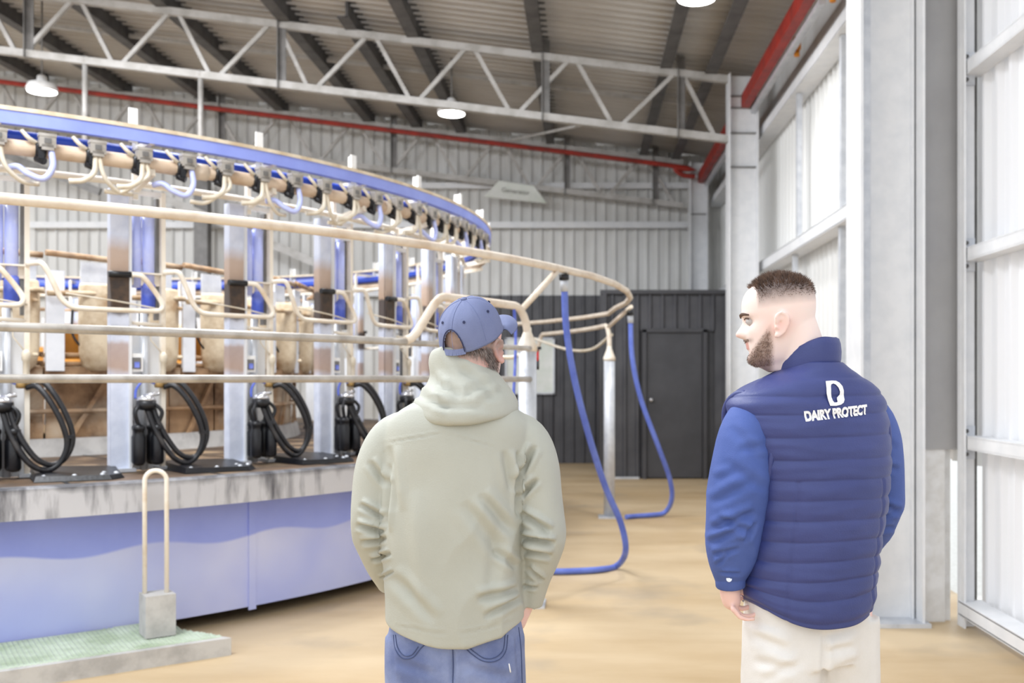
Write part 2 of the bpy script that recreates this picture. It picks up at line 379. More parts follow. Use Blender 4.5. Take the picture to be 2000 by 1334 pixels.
g = MB(); g.box((2.45, 12.2, 5.25), (.04, 12, .7)); part('eave_flashing', g, M['sheet'], wr)
for Y in (8.9, 10.4):
    g = MB(); g.box((2.22, Y, 5.0), (.07, .09, .13)); g.tube([(2.22, Y, 4.93), (2.22, Y, 4.87)], .03); part('insulator', g, M['yellow'], wr, 'small orange fitting under the eave')
# end of the near bay beside the first column: posts, charcoal flashing, daylight slit
tr = empty('trim_1', (2.2, 6.2, 0), kind='structure')
g = MB(); g.box((2.20, 6.19, 3.5), (.26, .03, 4.86)); g.box((2.08, 6.17, 3.5), (.012, .07, 4.86)); g.box((2.325, 6.17, 3.5), (.012, .07, 4.86)); part('flashing', g, M['flash'], tr, 'dull grey flashing sheet')
g = MB(); g.box((2.165, 6.24, .55), (.15, .1, 1.1)); part('jamb_post', g, M['white'], tr)
g = MB(); g.box((2.265, 6.26, .55), (.045, .06, 1.1)); part('jamb_post', g, M['white'], tr)
g = MB(); g.box((2.335, 6.1, 2.9), (.085, .05, 5.8)); g.box((2.30, 6.07, 2.9), (.012, .1, 5.8)); part('corner_post', g, M['galv_white'], tr)
g = MB(); g.box((2.402, 6.17, 2.9), (.05, .02, 5.8)); part('closing_strip', g, M['galv_dark'], tr)
for z in (1.12, 2.26, 3.39):
    g = MB(); g.box((2.335, 6.065, z), (.08, .012, .2)); part('cleat', g, M['galv'], tr)
    for dz in (-.07, .07):
        g = MB(); g.tube([(2.32, 6.06, z+dz), (2.32, 6.045, z+dz)], .014, 6); part('bolt', g, M['beam_dark'], tr)

# ceiling
cl = empty('ceiling', (-4, 12, 5.6), kind='structure')
XL, XR = -15.0, 2.55
L = (XR-XL)*sqrt(1+SLOPE**2)
rs = ribbed(L, SW, .19, .04)
rme = MB(); zt = zc(XR)+.27
# sheet lies along -X up-slope: local z -> direction (-1, 0, -SLOPE)
dirv = Vector((-1, 0, -SLOPE)).normalized(); nrm = Vector((-SLOPE, 0, 1)).normalized()
for p in rs.v: rme.v.append(dirv*p.z+Vector((0, 1, 0))*p.x+nrm*p.y)
rme.f = rs.f; rme.s = rs.s
rmesh = rme.mesh('roof_sheet'); rmesh.materials.append(M['roof'])
for i in range(19):
    inst('roof_sheet', rmesh, cl, (XR, 18.1-SW/2-i*SW, zt))
# purlins (dark, along the shed)
px_ = [1.66, 1.09, -.54, -2.12, -2.9, -3.75, -5.3, -6.6, -8.1, -9.6]
for i, X in enumerate(px_):
    g = MB(); z = zc(X)+.15; y0 = 5.0; y1 = 17.9
    if i == 4: y0 = 12.2
    g.box((X, (y0+y1)/2, z), (.03, y1-y0, .22)); g.box((X+.045, (y0+y1)/2, z+.105), (.09, y1-y0, .015)); g.box((X-.045, (y0+y1)/2, z-.105), (.15, y1-y0, .015))
    lab = ('dark roof purlin nearest the side wall' if i == 0 else 'short dark roof purlin that ends at the near truss' if i == 4 else '%s dark roof purlin counted from the side wall' % ORD[i])
    solo('roof_purlin', g, M['beam_dark'], lab, 'purlin', 'dark roof purlins')
# thin battens across the purlins
for i, Y in enumerate((14.4, 16.2)):
    for j, (a, b) in enumerate(((1.6, 1.12), (1.06, -.5), (-.58, -2.08), (-2.16, -3.7), (-3.8, -5.25), (-5.35, -6.55), (-6.65, -8.05))):
        g = MB(); g.bar((a, Y, zc(a)+.12), (b, Y, zc(b)+.12), .05, .05)
        solo('purlin_bridging', g, M['truss'], '%s bridging bar from the side wall in the %s row behind the near truss' % (ORD[j], ORD[i]), 'bar', 'bridging bars between purlins')

def truss(Y, xr, nodes_b, nodes_t, label, fly, hang=()):
    t = empty('roof_truss', (xr, Y, zc(xr)-.76), label, 'truss', 'roof trusses')
    xl = -12.5
    g = MB(); g.bar((xl, Y, zc(xl)), (xr, Y, zc(xr)), .09, .09); part('top_chord', g, M['truss'], t)
    g = MB(); g.bar((xl, Y, zc(xl)-.76), (xr, Y, zc(xr)-.76), .09, .09); part('bottom_chord', g, M['truss'], t)
    pts = sorted([(x, 0) for x in nodes_t]+[(x, 1) for x in nodes_b])
    for (a, ka), (b, kb) in zip(pts, pts[1:]):
        if ka == kb: continue
        s = .05 if b > a else -.05
        A = Vector((a+s, Y, zc(a)-.76*ka)); B = Vector((b-s, Y, zc(b)-.76*kb))
        g = MB(); g.bar(A, B, .05, .05); part('web_member', g, M['truss'], t)
    for x in fly:
        g = MB(); g.box((x, Y-.02, zc(x)-.30), (.1, .012, 1.02)); g.box((x-.045, Y-.05, zc(x)-.30), (.012, .07, 1.02)); part('fly_brace', g, M['galv_dark'], t)
    for x, z1 in hang:
        zz = zc(x)-.76
        g = MB(); g.tube([(x, Y, zz), (x, Y, z1)], .033, 10); g.tube([(x, Y, zz-.02), (x, Y, zz+.05)], .05, 10); part('drop_post', g, M['truss'], t)
    return t
Y1 = 12.7
xb = [at(p, 0, Y1).x for p in (1405, 1205, 1005, 810, 610, 420, 230, 40, -150, -340)]
xt = [at(p, 0, Y1).x for p in (1325, 1118, 918, 725, 535, 340, 150, -45, -240)]
truss(Y1, 1.83, xb, xt, 'near galvanised lattice roof truss, ending at the second column', [at(p, 0, Y1).x for p in (1330, 1066, 552, 60)],
      [(at(166, 0, Y1).x, 4.4), (at(392, 0, Y1).x, 4.2)])
Y2 = 17.6
xb2 = [1.75-.1-k*1.27 for k in range(12)]; xt2 = [1.05-k*1.27 for k in range(11)]
truss(Y2, 1.75, xb2, xt2, 'far lattice roof truss close to the back wall', [at(p, 0, Y2).x for p in (1280, 1108, 770, 435)])
# name board on the far truss
pts = [at(p, q, 17.552) for p, q in ((945, 385), (975, 354), (1043, 364), (1068, 398))]
g = MB(); g.add([p for p in pts]+[p+Vector((0, -.05, 0)) for p in pts], [(0, 1, 2, 3), (7, 6, 5, 4), (0, 4, 5, 1), (1, 5, 6, 2), (2, 6, 7, 3), (3, 7, 4, 0)])
sg = solo('name_board', g, M['paper'], 'pale trapezoid board with faint lettering fixed on the far truss', 'sign')
def text(body, size, align='CENTER', bold=0, ext=.002):
    c = bpy.data.curves.new('txt', 'FONT'); c.body = body; c.size = size; c.align_x = align; c.offset = bold; c.extrude = ext; c.resolution_u = 6
    o = bpy.data.objects.new('txt', c); COL.objects.link(o); dg = bpy.context.evaluated_depsgraph_get()
    me = bpy.data.meshes.new_from_object(o.evaluated_get(dg)); bpy.data.objects.remove(o); return me
tm = text('Generator', .115); tm.name = 'lettering'; tm.materials.append(M['ink'])
c_ = at(1007, 379, 17.55)
R_ = Matrix.Rotation(SLOPE*1.0, 4, 'Y') @ Matrix.Rotation(pi/2, 4, 'X')
tm.transform(Matrix.Rotation(.12, 4, 'Y') @ Matrix.Rotation(pi/2, 4, 'X'))
o = bpy.data.objects.new('lettering', tm); COL.objects.link(o); o.parent = sg; o.location = c_+Vector((0, -.056, 0))-Vector(sg.location)
# red pipe under the eave along the back wall
g = MB(); g.tube(curve([(-12, 17.22, zc(-12)-.12), (-6, 17.22, zc(-6)-.14), (1.3, 17.22, zc(1.3)-.16), (1.55, 17.22, zc(1.55)-.22), (1.72, 17.22, zc(1.72)-.30), (1.92, 17.22, zc(1.92)-.30)], 5), .042, 10)
solo('red_pipe', g, M['red'], 'long red pipe under the roof along the back wall', 'pipe')
# sagging diagonal struts on the back wall
for i, (a, b, m_) in enumerate((((-40, 282), (196, 375), 'galv_dark'), ((300, 378), (655, 530), 'truss'))):
    A = at(*a, 17.1); B = at(*b, 17.1); g = MB(); g.bar(A, B, .08, .13)
    solo('wall_brace', g, M[m_], ('dark sloping brace high on the back wall above the platform', 'pale sloping brace on the back wall behind the stalls')[i], 'brace', 'sloping wall braces')
g = MB(); g.bar((-1.4, 17.55, zc(-1.4)-.03), (0, 12.72, zc(0)-.79), .03, .03); solo('tie_bar', g, M['truss'], 'thin tie bar under the ceiling behind the near truss', 'bar')
g = MB(); g.box((at(400, 0, 17.6).x, 17.5, 2.5), (.24, .2, 5.0)); solo('steel_post', g, M['galv_dark'], 'dark steel post on the back wall behind the stalls', 'post')

# columns
def column(name, X0, X1, Y, h, depth, label, bands=()):
    t = empty(name, ((X0+X1)/2, Y, 0), label, 'column', 'galvanised steel columns')
    g = MB(); g.box(((X0+X1)/2, Y, h/2), (X1-X0-.02, .02, h)); part('web', g, M['galv_white'], t)
    for X in (X0+.008, X1-.008):
        g = MB(); g.box((X, Y, h/2), (.016, depth, h)); part('flange', g, M['galv_white'], t)
    g = MB(); g.box(((X0+X1)/2, Y, .0125), (X1-X0+.06, depth+.05, .025)); part('base_plate', g, M['galv'], t)
    for x in (X0-.012, X1+.012):
        for y in (-.09, .09):
            g = MB(); g.tube([(x, Y+y, .02), (x, Y+y, .07)], .013, 6); part('anchor_bolt', g, M['galv'], t)
    for z in bands:
        g = MB(); g.box(((X0+X1)/2, Y-.03, z), (X1-X0-.03, .05, .012)); part('stiffener', g, M['galv_dark'], t)
    return t
c1 = column('steel_column', 1.68, 2.07, 6.22, 5.9, .34, 'wide galvanised column close behind the man in the vest')
g = MB(); g.box((1.735, 6.20, 2.95), (.085, .03, 5.9)); part('web_stiffener', g, M['galv'], c1, 'mottled galvanised strip')
g = MB(); g.box((2.035, 6.19, 2.95), (.012, .05, 5.9)); part('cable_strip', g, M['galv_white'], c1)
column('steel_column', 1.83, 2.2, 12.7, 5.36, .3, 'second galvanised column where the near roof truss ends', (5.1, 4.95, 4.63, 4.2))
column('steel_column', 1.85, 2.16, 17.5, 5.3, .3, 'farthest galvanised column in the corner of the back wall', (4.4,))

# lamps
def lamp(px, py, Y, label, energy):
    p = at(px, py, Y); t = empty('high_bay_lamp', p, label, 'lamp', 'round ceiling lamps')
    g = MB(); g.lathe([(.03, .22), (.06, .2), (.07, .12), (.17, .1), (.2, .03), (.19, .0)], p, 24); part('housing', g, M['white'], t)
    g = MB(); g.lathe([(.183, .006), (.18, -.012), (.05, -.016)], p, 24); part('lens', g, M['lamp'], t)
    top = zc(p.x)+.245
    g = MB(); g.tube([p+Vector((0, 0, .2)), (p.x, p.y, top)], .012, 6); part('hanger_rod', g, M['galv_dark'], t)
    d = bpy.data.lights.new('lamp_glow', 'SPOT'); d.energy = energy; d.spot_size = radians(150); d.spot_blend = .6; d.shadow_soft_size = .18
    o = bpy.data.objects.new('lamp_glow', d); COL.objects.link(o); o.parent = t; o.location = (0, 0, -.05)
lamp(82, 178, 13.5, 'round glowing ceiling lamp above the blue ring beam', 260)
lamp(882, 222, 14.0, 'round glowing ceiling lamp hanging by the lower truss chord', 260)
lamp(1360, -4, 9.6, 'round glowing ceiling lamp at the top edge nearest the side wall', 300)
# ------------------------------------------------------------------ rotary platform
C = Vector((-5.97, 9.57, 0)); DECK = .94; R_EDGE, R_SKIRT, R_POST, R_RING, R_IN = 5.4, 5.1, 4.76, 5.06, 3.2
STEP = radians(9); TH0 = radians(-39.2)
def pol(r, th, z=0): return Vector((C.x+r*cos(th), C.y+r*sin(th), z))
def th_px(px, R):
    """angle on the near side of the circle of radius R seen at picture column px"""
    k = (px-PX)/F; a = 1+k*k; b = -2*(k*C.x+C.y); c = C.x**2+C.y**2-R*R
    D = b*b-4*a*c
    Y = (-b-sqrt(max(D, 0)))/(2*a); return atan2(Y-C.y, k*Y-C.x)
def sweep(prof, n=160, a0=0, a1=2*pi):
    """closed (r,z) profile swept about the platform centre"""
    full = abs(a1-a0-2*pi) < 1e-6; mb = MB(); m = len(prof); N = n if full else n+1
    vs = [pol(r, a0+(a1-a0)*i/n, z) for i in range(N) for r, z in prof]
    fs = [(i*m+k, ((i+1) % N)*m+k, ((i+1) % N)*m+(k+1) % m, i*m+(k+1) % m) for i in range(n) for k in range(m)]
    return mb.add(vs, fs)
def ringtube(R, z, r, n=200, k=8): 
    mb = MB(); return mb.tube([pol(R, 2*pi*i/n, z) for i in range(n)], r, k, closed=True)

rot = empty('rotary_platform', C, 'large round rotary milking platform with grey concrete rim and lavender blue skirt', 'platform')
part('deck', sweep([(2.9, DECK), (R_EDGE-.02, DECK), (R_EDGE-.02, DECK-.1), (2.9, DECK-.1)]), M['deck'], rot)
part('concrete_rim', sweep([(R_EDGE-.06, DECK+.006), (R_EDGE-.012, DECK+.006), (R_EDGE, DECK-.006), (R_EDGE, DECK-.165), (R_EDGE-.06, DECK-.165)]), M['edge'], rot)
for k in range(40):
    a = TH0+STEP*(k+.5); mbx = MB()
    p, q = pol(3.0, a, DECK-.001), pol(R_EDGE-.05, a, DECK-.001); mbx.bar(p, q, .02, .008)
    part('deck_joint', mbx, M['black'], rot)
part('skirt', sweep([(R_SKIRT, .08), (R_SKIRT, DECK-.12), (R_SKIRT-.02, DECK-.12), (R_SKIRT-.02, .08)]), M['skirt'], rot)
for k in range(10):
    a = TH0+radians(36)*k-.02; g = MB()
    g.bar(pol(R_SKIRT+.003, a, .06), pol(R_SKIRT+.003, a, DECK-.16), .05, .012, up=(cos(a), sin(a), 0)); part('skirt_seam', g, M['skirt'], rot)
part('gap_shade_ring', sweep([(4.6, .0), (4.6, DECK-.1), (4.5, DECK-.1), (4.5, 0)]), M['gap_shade'], rot)  # black ring stands in for the shade in the gap under the skirt
# inner wall of the deck
for k in range(40):
    a0 = TH0+STEP*(k+.02); a1 = TH0+STEP*(k+.98)
    g = sweep([(R_IN-.16, DECK), (R_IN-.16, 1.56), (R_IN-.18, 1.56), (R_IN-.18, DECK)], 3, a0, a1); part('inner_panel', g, M['brown'], rot)
part('kerb', sweep([(R_IN-.15, DECK), (R_IN-.07, DECK), (R_IN-.1, DECK+.13), (R_IN-.15, DECK+.13)]), M['conc'], rot)
part('trough_lip', ringtube(R_IN-.08, 1.575, .045, 160), M['bin'], rot)
part('panel_rail', ringtube(R_IN-.11, 1.27, .018, 160, 6), M['brown'], rot)
part('feed_trough', sweep([(R_IN-.2, 1.56), (R_IN-.12, 1.5), (R_IN-.5, 1.45), (R_IN-.55, 1.62), (R_IN-.52, 1.62), (R_IN-.46, 1.48)]), M['brown'], rot)
for k in range(40):
    a = TH0+STEP*(k+.3); g = MB(); g.bar(pol(R_IN-.12, a, DECK+.1), pol(R_IN-.12, a+.09, 1.5), .025, .03); part('panel_strut', g, M['brown'], rot)

# overhead ring
ov = empty('overhead_ring', C+Vector((0, 0, 2.6)), 'overhead blue ring beam with cream pipes running round the platform', 'ring beam')
part('ring_beam', sweep([(R_RING, 2.888), (R_RING, 2.962), (R_RING-.01, 2.962), (R_RING-.01, 2.898), (R_RING-.05, 2.898), (R_RING-.05, 2.888)]), M['blue_beam'], ov, 'lavender blue ring beam')
part('ring_flange', sweep([(R_RING+.006, 2.960), (R_RING+.006, 2.982), (R_RING-.09, 2.985), (R_RING-.09, 2.962)]), M['dust'], ov, 'cream dusty top flange')
part('milk_pipe', ringtube(R_RING-.05, 2.772, .044), M['milk_pipe'], ov, 'thick dusty cream pipe')
part('blue_pipe', ringtube(R_RING-.12, 2.842, .038), M['blue_pipe'], ov, 'royal blue pipe')
part('wash_pipe', ringtube(R_POST+.02, 2.69, .021, 200, 7), M['cream'], ov, 'thin white pipe')
tabm = MB(); tabm.box((0, -.03, .02), (.05, .012, .2)); tabm.box((.02, .0, .0), (.01, .07, .24)); tme = tabm.mesh('bracket'); tme.materials.append(M['white'])
for k in range(40):
    a = th_px(262, R_RING)+STEP*k; inst('bracket', tme, ov, pol(R_RING-.05, a, 2.96), a+pi/2)
couple = MB(); couple.tube([(-.05, 0, 0), (.05, 0, 0)], .052, 10); cme = couple.mesh('pipe_coupling'); cme.materials.append(M['dusty_pipe'])
for k in range(20):
    a = th_px(395, R_RING)+STEP*2*k; inst('pipe_coupling', cme, ov, pol(R_RING-.05, a, 2.772), a+pi/2)
arm = MB(); arm.bar((0, .26, 2.66), (0, -.02, 2.72), .03, .04); arm.bar((0, .28, 2.6), (0, .28, 2.9), .03, .03); arm.bar((0, .28, 2.9), (0, -.02, 2.9), .03, .03); arme = arm.mesh('hanger_arm'); arme.materials.append(M['cream'])
for k in range(40):
    a = TH0+STEP*(k+.12); inst('hanger_arm', arme, ov, pol(R_RING-.03, a, 0), a+pi/2)
clip = MB()
clip.tube([(-.012, 0, 0), (.012, 0, 0)], .055, 10); clme = clip.mesh('pipe_clip'); clme.materials.append(M['black'])

# pulsators under the ring beam
def pulsator(loc, rz, blue, flip, label):
    t = empty('pulsator', (0, 0, 0), label, 'pulsator', 'pulsators under the ring beam')
    g = MB(); g.box((0, -.055, .035), (.082, .055, .06)); g.box((0, -.055, .072), (.088, .06, .016)); g.box((0, -.06, .005), (.06, .045, .03)); part('body', g, M['steel_pipe'], t)
    g = MB(); g.box((0, -.084, .04), (.034, .006, .028)); part('badge', g, M['galv_dark'], t)
    g = MB(); g.box((-.03, -.03, -.02), (.03, .07, .075)); g.tube([(-.05, -.02, -.05), (-.01, -.05, -.07)], .02); g.tube([(-.055, -.0, 0), (.0, -.0, 0)], .052, 12); part('clamp', g, M['black'], t)
    g = MB(); g.tube(curve([(-.05, -.03, .03), (-.09, -.05, .05), (-.12, -.03, .09)], 5), .012, 6); part('tail_pipe', g, M['hose_white'], t)
    g = MB()
    if blue:
        g.tube(curve([(.02, -.06, -.01), (.025, -.075, -.1), (-.02, -.08, -.17), (-.09, -.06, -.15), (-.14, -.03, -.11), (-.19, .0, -.12)], 5), .017, 8); part('tube_hose', g, M['blue_tube'], t, 'pale blue looped hose')
    else:
        s = -1 if flip else 1
        g.tube(curve([(-.01, -.06, -.01), (-.02, -.07, -.1), (-.07*1, -.06, -.15), (-.14, -.03, -.16)], 5), .015, 8)
        g.tube(curve([(.01, -.06, -.01), (.02, -.07, -.08), (.05*s, -.06, -.14), (.12*s, -.03, -.19), (.2*s, 0, -.19)], 5), .013, 8); part('tube_hose', g, M['hose_white'], t, 'milky white hose')
    t.location = loc; t.rotation_euler.z = rz; return t
pp = [(0-95+90, 0), (90, 1), (187, 0), (277, 0), (362, 1), (435, 0), (508, 0), (570, 1), (627, 0), (685, 0), (728, 1), (768, 0), (806, 0), (836, 1), (860, 0), (880, 0), (898, 1), (914, 0), (928, 1), (940, 0)]
for i, (px, bl) in enumerate(pp):
    a = th_px(px, R_RING-.03)
    pulsator(pol(R_RING-.05, a, 2.772), a+pi/2, bl, i % 2, '%s pulsator from the left under the blue ring, with %s hose' % (ORD[i], 'pale blue' if bl else 'milky white'))

# ------------------------------------------------------------------ stalls
def stall_proto():
    t = empty('milking_stall')
    g = MB(); g.box((0, 0, .855), (.108, .012, 1.71)); g.box((-.049, .03, .855), (.01, .06, 1.71)); part('wide_post', g, M['post'], t, 'wide worn galvanised post')
    g = MB(); g.box((.054, .015, .855), (.012, .09, 1.71)); part('post_flange', g, M['galv_white'], t)
    g = MB(); g.box((.25, 0, .855), (.026, .04, 1.71)); part('frame_post', g, M['cream'], t)
    g = MB(); g.box((.155, 0, 1.695), (.2, .035, .025)); g.box((.155, 0, 1.595), (.2, .03, .03)); part('top_frame', g, M['white'], t)
    g = MB(); g.box((.155, .02, 1.17), (.19, .012, .075)); g.box((.155, 0, 1.205), (.19, .05, .01)); part('bracket_plate', g, M['cream'], t)
    g = MB(); g.tube([(.06, -.01, .9), (.245, -.01, .89)], .012, 7); part('cross_bar', g, M['cream'], t)
    g = MB(); g.box((.228, .045, 1.3), (.02, .05, .75)); part('shadow_strip', g, M['galv_dark'], t)  # dark strip stands in for the shadow behind the tubes
    g = MB(); g.tube([(.105, .035, 1.12), (.105, .035, 1.56)], .030, 12); part('retractor_tube', g, M['blue_tube'], t, 'pale blue retractor tube')
    g = MB(); g.tube([(.175, .03, 1.1), (.175, .03, 1.56)], .036, 14); g.tube([(.175, .03, 1.56), (.175, .03, 1.6)], .028, 14); part('retractor_tube', g, M['blue_tube'], t, 'thicker pale blue retractor tube')
    g = MB(); g.lathe([(.035, .98), (.041, .985), (.041, 1.14), (.036, 1.145)], (.175, .03, 0), 16); part('tube_end', g, M['blue_end'], t, 'blue tube end')
    g = MB(); g.tube([(.175, .03, .985), (.18, .0, .8), (.243, -.03, .71)], .004, 5); part('cord', g, M['hose_white'], t)
    g = MB(); g.tube(curve([(-.30, .0, 1.06), (0, -.05, 1.02), (.25, -.025, .985)], 4), .005, 5); part('guide_cord', g, M['hose_white'], t)
    g = MB(); F_ = [(-.066, -.012, 1.18), (.066, -.012, 1.18), (.05, -.012, .98), (-.05, -.012, .98)]
    g.add([Vector(q) for q in F_]+[Vector(q)+Vector((0, -.012, 0)) for q in F_], [(0, 1, 2, 3), (7, 6, 5, 4), (0, 4, 5, 1), (1, 5, 6, 2), (2, 6, 7, 3), (3, 7, 4, 0)]); part('rubber_flap', g, M['flap'], t, 'brown tapered rubber flap')
    # bent arm
    yb = -.07
    path = [(-.505, 0, 1.215), (-.47, -.03, 1.22), (-.44, yb, 1.215), (-.40, yb, 1.15), (-.345, yb, 1.03), (-.30, yb, .985), (-.25, yb, .972), (-.1, yb, .97), (.1, yb, .972), (.19, yb, .975), (.222, yb, .99), (.225, yb, 1.02), (.19, yb, 1.08), (.12, yb, 1.17), (.09, yb+.01, 1.187), (.05, -.03, 1.19), (-.05, -.03, 1.19)]
    g = MB(); g.tube(curve(path, 4), .0155, 9); part('bent_arm', g, M['cream'], t, 'cream bent pipe arm')
    g = MB(); g.tube([(.055, -.03, 1.19), (-.075, -.03, 1.187)], .019, 9); g.box((0, -.012, 1.185), (.13, .012, .02)); part('rubber_clamp', g, M['black'], t, 'black rubber clamp')
    # control box, fitting
    g = MB(); g.box((.09, -.005, .66), (.075, .03, .11)); part('control_box', g, M['white'], t)
    bx = t.children[-1]
    g = MB(); g.box((.09, -.022, .655), (.05, .006, .07)); part('control_panel', g, M['galv_dark'], t)
    g = MB(); g.box((.09, -.028, .645), (.028, .008, .034)); part('control_button', g, M['blue_end'], t, 'blue button')
    g = MB(); g.lathe([(.014, .55), (.016, .56), (.016, .66), (.021, .665), (.023, .70), (.019, .712), (.010, .725)], (.243, -.035, 0), 14); part('hose_fitting', g, M['hose_white'], t, 'cream hose fitting')
    g = MB(); g.box((.17, .06, .42), (.16, .012, .84)); part('back_plate', g, M['galv_white'], t)
    g = MB(); g.tube([(.15, .03, .0), (.15, .03, .97)], .022, 10); part('riser_pipe', g, M['galv'], t)
    g = MB(); g.lathe([(.02, .505), (.028, .51), (.03, .535), (.02, .55)], (.22, -.03, 0), 10); g.tube([(.2, -.03, .53), (.27, -.03, .53)], .012, 7); part('valve', g, M['brass'], t, 'brass valve')
    g = MB(); g.tube(curve([(.2, -.03, .53), (.13, -.04, .55), (.08, -.05, .5), (.07, -.06, .44)], 5), .008, 6); part('blue_line', g, M['blue_end'], t, 'thin blue line')
    g = MB(); g.box((0, 0, .01), (.16, .1, .02)); g.box((.25, 0, .01), (.08, .08, .02)); part('foot_plate', g, M['galv'], t)
    return t
def cluster_proto():
    t = empty('milking_cluster')
    cx, cy = .125, -.085
    g = MB(); g.lathe([(.02, .37), (.05, .375), (.058, .4), (.056, .43)], (cx, cy, 0), 18); part('claw_bowl', g, M['black'], t)
    g = MB(); g.lathe([(.056, .43), (.05, .445), (.03, .455), (.012, .47)], (cx, cy, 0), 18); g.tube([(cx, cy, .46), (cx+.07, cy-.01, .47)], .012, 8); part('claw_cap', g, M['chrome'], t, 'bright steel claw cap')
    for i, (dx, dy) in enumerate(((-.05, -.03), (.052, -.035), (-.035, .035), (.045, .03))):
        g = MB(); x, y = cx+dx*1.05, cy+dy
        g.lathe([(.012, .04), (.028, .045), (.037, .06), (.037, .21), (.03, .225), (.03, .25), (.035, .255), (.035, .275), (.012, .29)], (x, y, 0), 14); cup = g
        part('teat_cup', cup, M['black'], t)
        g = MB(); g.tube(curve([(x, y, .28), (x+dx*.45, y+dy*.3, .36), (cx+dx*.7, cy+dy*.6, .41), (cx+dx*.4, cy+dy*.4, .40)], 5), .012, 7); part('short_tube', g, M['black'], t)
    lp = [(.262, -.03, .525), (.31, -.07, .53), (.37, -.12, .45), (.43, -.15, .32), (.455, -.15, .2), (.42, -.15, .10), (.355, -.16, .06), (.28, -.17, .09), (.22, -.16, .17), (.17, -.13, .28), (.14, -.1, .39)]
    for s in (-1, 1):
        g = MB(); g.tube(curve([(x+.015*s, y+.006*s, z+.014*s) for x, y, z in lp], 6), .0165, 8); part('long_hose', g, M['hose_black'], t)
    g = MB(); g.box((.45, -.15, .23), (.05, .04, .02)); part('hose_clip', g, M['black'], t)
    return t
def bail_proto():
    t = empty('head_bail')
    g = MB(); g.box((-.185, 0, .98), (.12, .02, .72)); g.box((-.125, .03, .98), (.012, .07, .72)); part('bail_plate', g, M['galv_white'], t)
    g = MB(); g.lathe([(.05, .62), (.085, .66), (.1, .75), (.105, 1.1), (.1, 1.24), (.095, 1.26)], (.12, .02, 0), 20); g.v = [Vector((.11+(q.x-.12)*1.22, q.y, q.z)) for q in g.v]; part('feed_bin', g, M['bin'], t, 'muddy cream bin')
    g = MB()
    for z in (.75, .95, 1.13): g.lathe([(.006, -.03), (.02, -.028), (.02, -.01), (.008, -.005)], (.19, -.09, z), 8)
    part('knob', g, M['bin'], t)
    g = MB(); g.box((.12, .08, 1.34), (.2, .02, .17)); part('bin_cover', g, M['galv'], t)
    g = MB(); g.tube([(-.25, -.02, 1.46), (.25, -.02, 1.44)], .022, 8); part('top_rail', g, M['brown'], t)
    g = MB(); g.tube([(-.25, -.06, 1.17), (.25, -.06, 1.19)], .02, 8); part('mid_rail', g, M['bin'], t)
    g = MB(); g.box((-.03, .16, .84), (.24, .02, .26)); part('feed_panel', g, M['orange'], t, 'orange panel')
    g = MB(); g.tube(curve([(-.03, .1, 1.1), (-.05, .05, .9), (0, .02, .8), (.05, .05, .79)], 5), .009, 6); part('feed_hose', g, M['black'], t)
    for zz in (.67, .735):
        g = MB(); g.tube([(-.26, .06, zz), (.26, .06, zz+.006)], .017, 7); part('low_rail', g, M['brown'], t)
    g = MB(); g.box((0, .05, .62), (.5, .1, .06)); part('bail_sill', g, M['brown'], t)
    return t
def mat_proto():
    t = empty('rubber_mat')
    g = MB(); g.add([(.26, -.36, 0), (.64, -.40, 0), (.72, -.30, 0), (.74, .1, 0), (.36, .14, 0), (.26, .1, 0), (.27, -.34, .03), (.63, -.38, .024), (.70, -.29, .022), (.72, .08, .04), (.37, .12, .05), (.28, .09, .048)],
          [(5, 4, 3, 2, 1, 0), (6, 7, 8, 9, 10, 11)]+[(i, (i+1) % 6, 6+(i+1) % 6, 6+i) for i in range(6)]); part('pad', g, M['black'], t)
    g = MB()
    for x, y in ((.31, -.31), (.46, -.33), (.60, -.34), (.68, -.27), (.62, -.24)): g.lathe([(.014, 0), (.013, .03), (.004, .034)], (x, y, 0), 8)
    part('screw', g, M['galv'], t)
    return t
def place(proto, th, r, z, label, cat, group, first, skip=()):
    o = proto if first else copy_tree(proto, None, skip)
    o.location = pol(r, th, z); o.rotation_euler.z = th+pi/2; tag(o, label, cat, group); return o
sp, cp, bp_, mp_ = stall_proto(), cluster_proto(), bail_proto(), mat_proto()
where = ['cut off by the left edge of the photo', 'behind the concrete block with the bent rail', 'just right of the stall behind the bent rail', 'fourth from the left edge', 'just left of the man in the cap', 'partly behind the man in the cap', 'farthest on the near side, above the cap']
few = ('control_panel', 'control_button', 'cord', 'guide_cord', 'blue_line', 'valve', 'hose_fitting', 'foot_plate', 'cross_bar', 'shadow_strip', 'top_frame')
for k in range(40):
    th = TH0+STEP*(k-2); near = k < 7
    place(sp, th, R_POST, DECK+.006, ('galvanised milking stall with blue tubes, '+where[k]) if near else 'dusty milking stall on the far side of the rotary platform', 'milking stall',
          'milking stalls on the near side' if near else 'milking stalls on the far side', k == 0, () if near else few)
    if near or k == 39:
        w_ = where[k] if near else 'off the frame edge'
        if near:
            place(cp, th, R_POST, DECK+.006, 'black milking cluster on the stall '+where[k], 'milking cluster', 'milking clusters', k == 0)
            place(mp_, th, R_POST, DECK+.004, 'black rubber mat at the stall '+where[k], 'mat', 'rubber mats on the deck', k == 0)
    place(bp_, TH0+STEP*(k-2)+.06, R_IN+.06, DECK+.004, 'muddy head bail behind the stall '+where[k] if near else 'far muddy head bail with cream bin on the inner ring of the platform', 'head bail', 'head bails on the inner ring', k == 0)

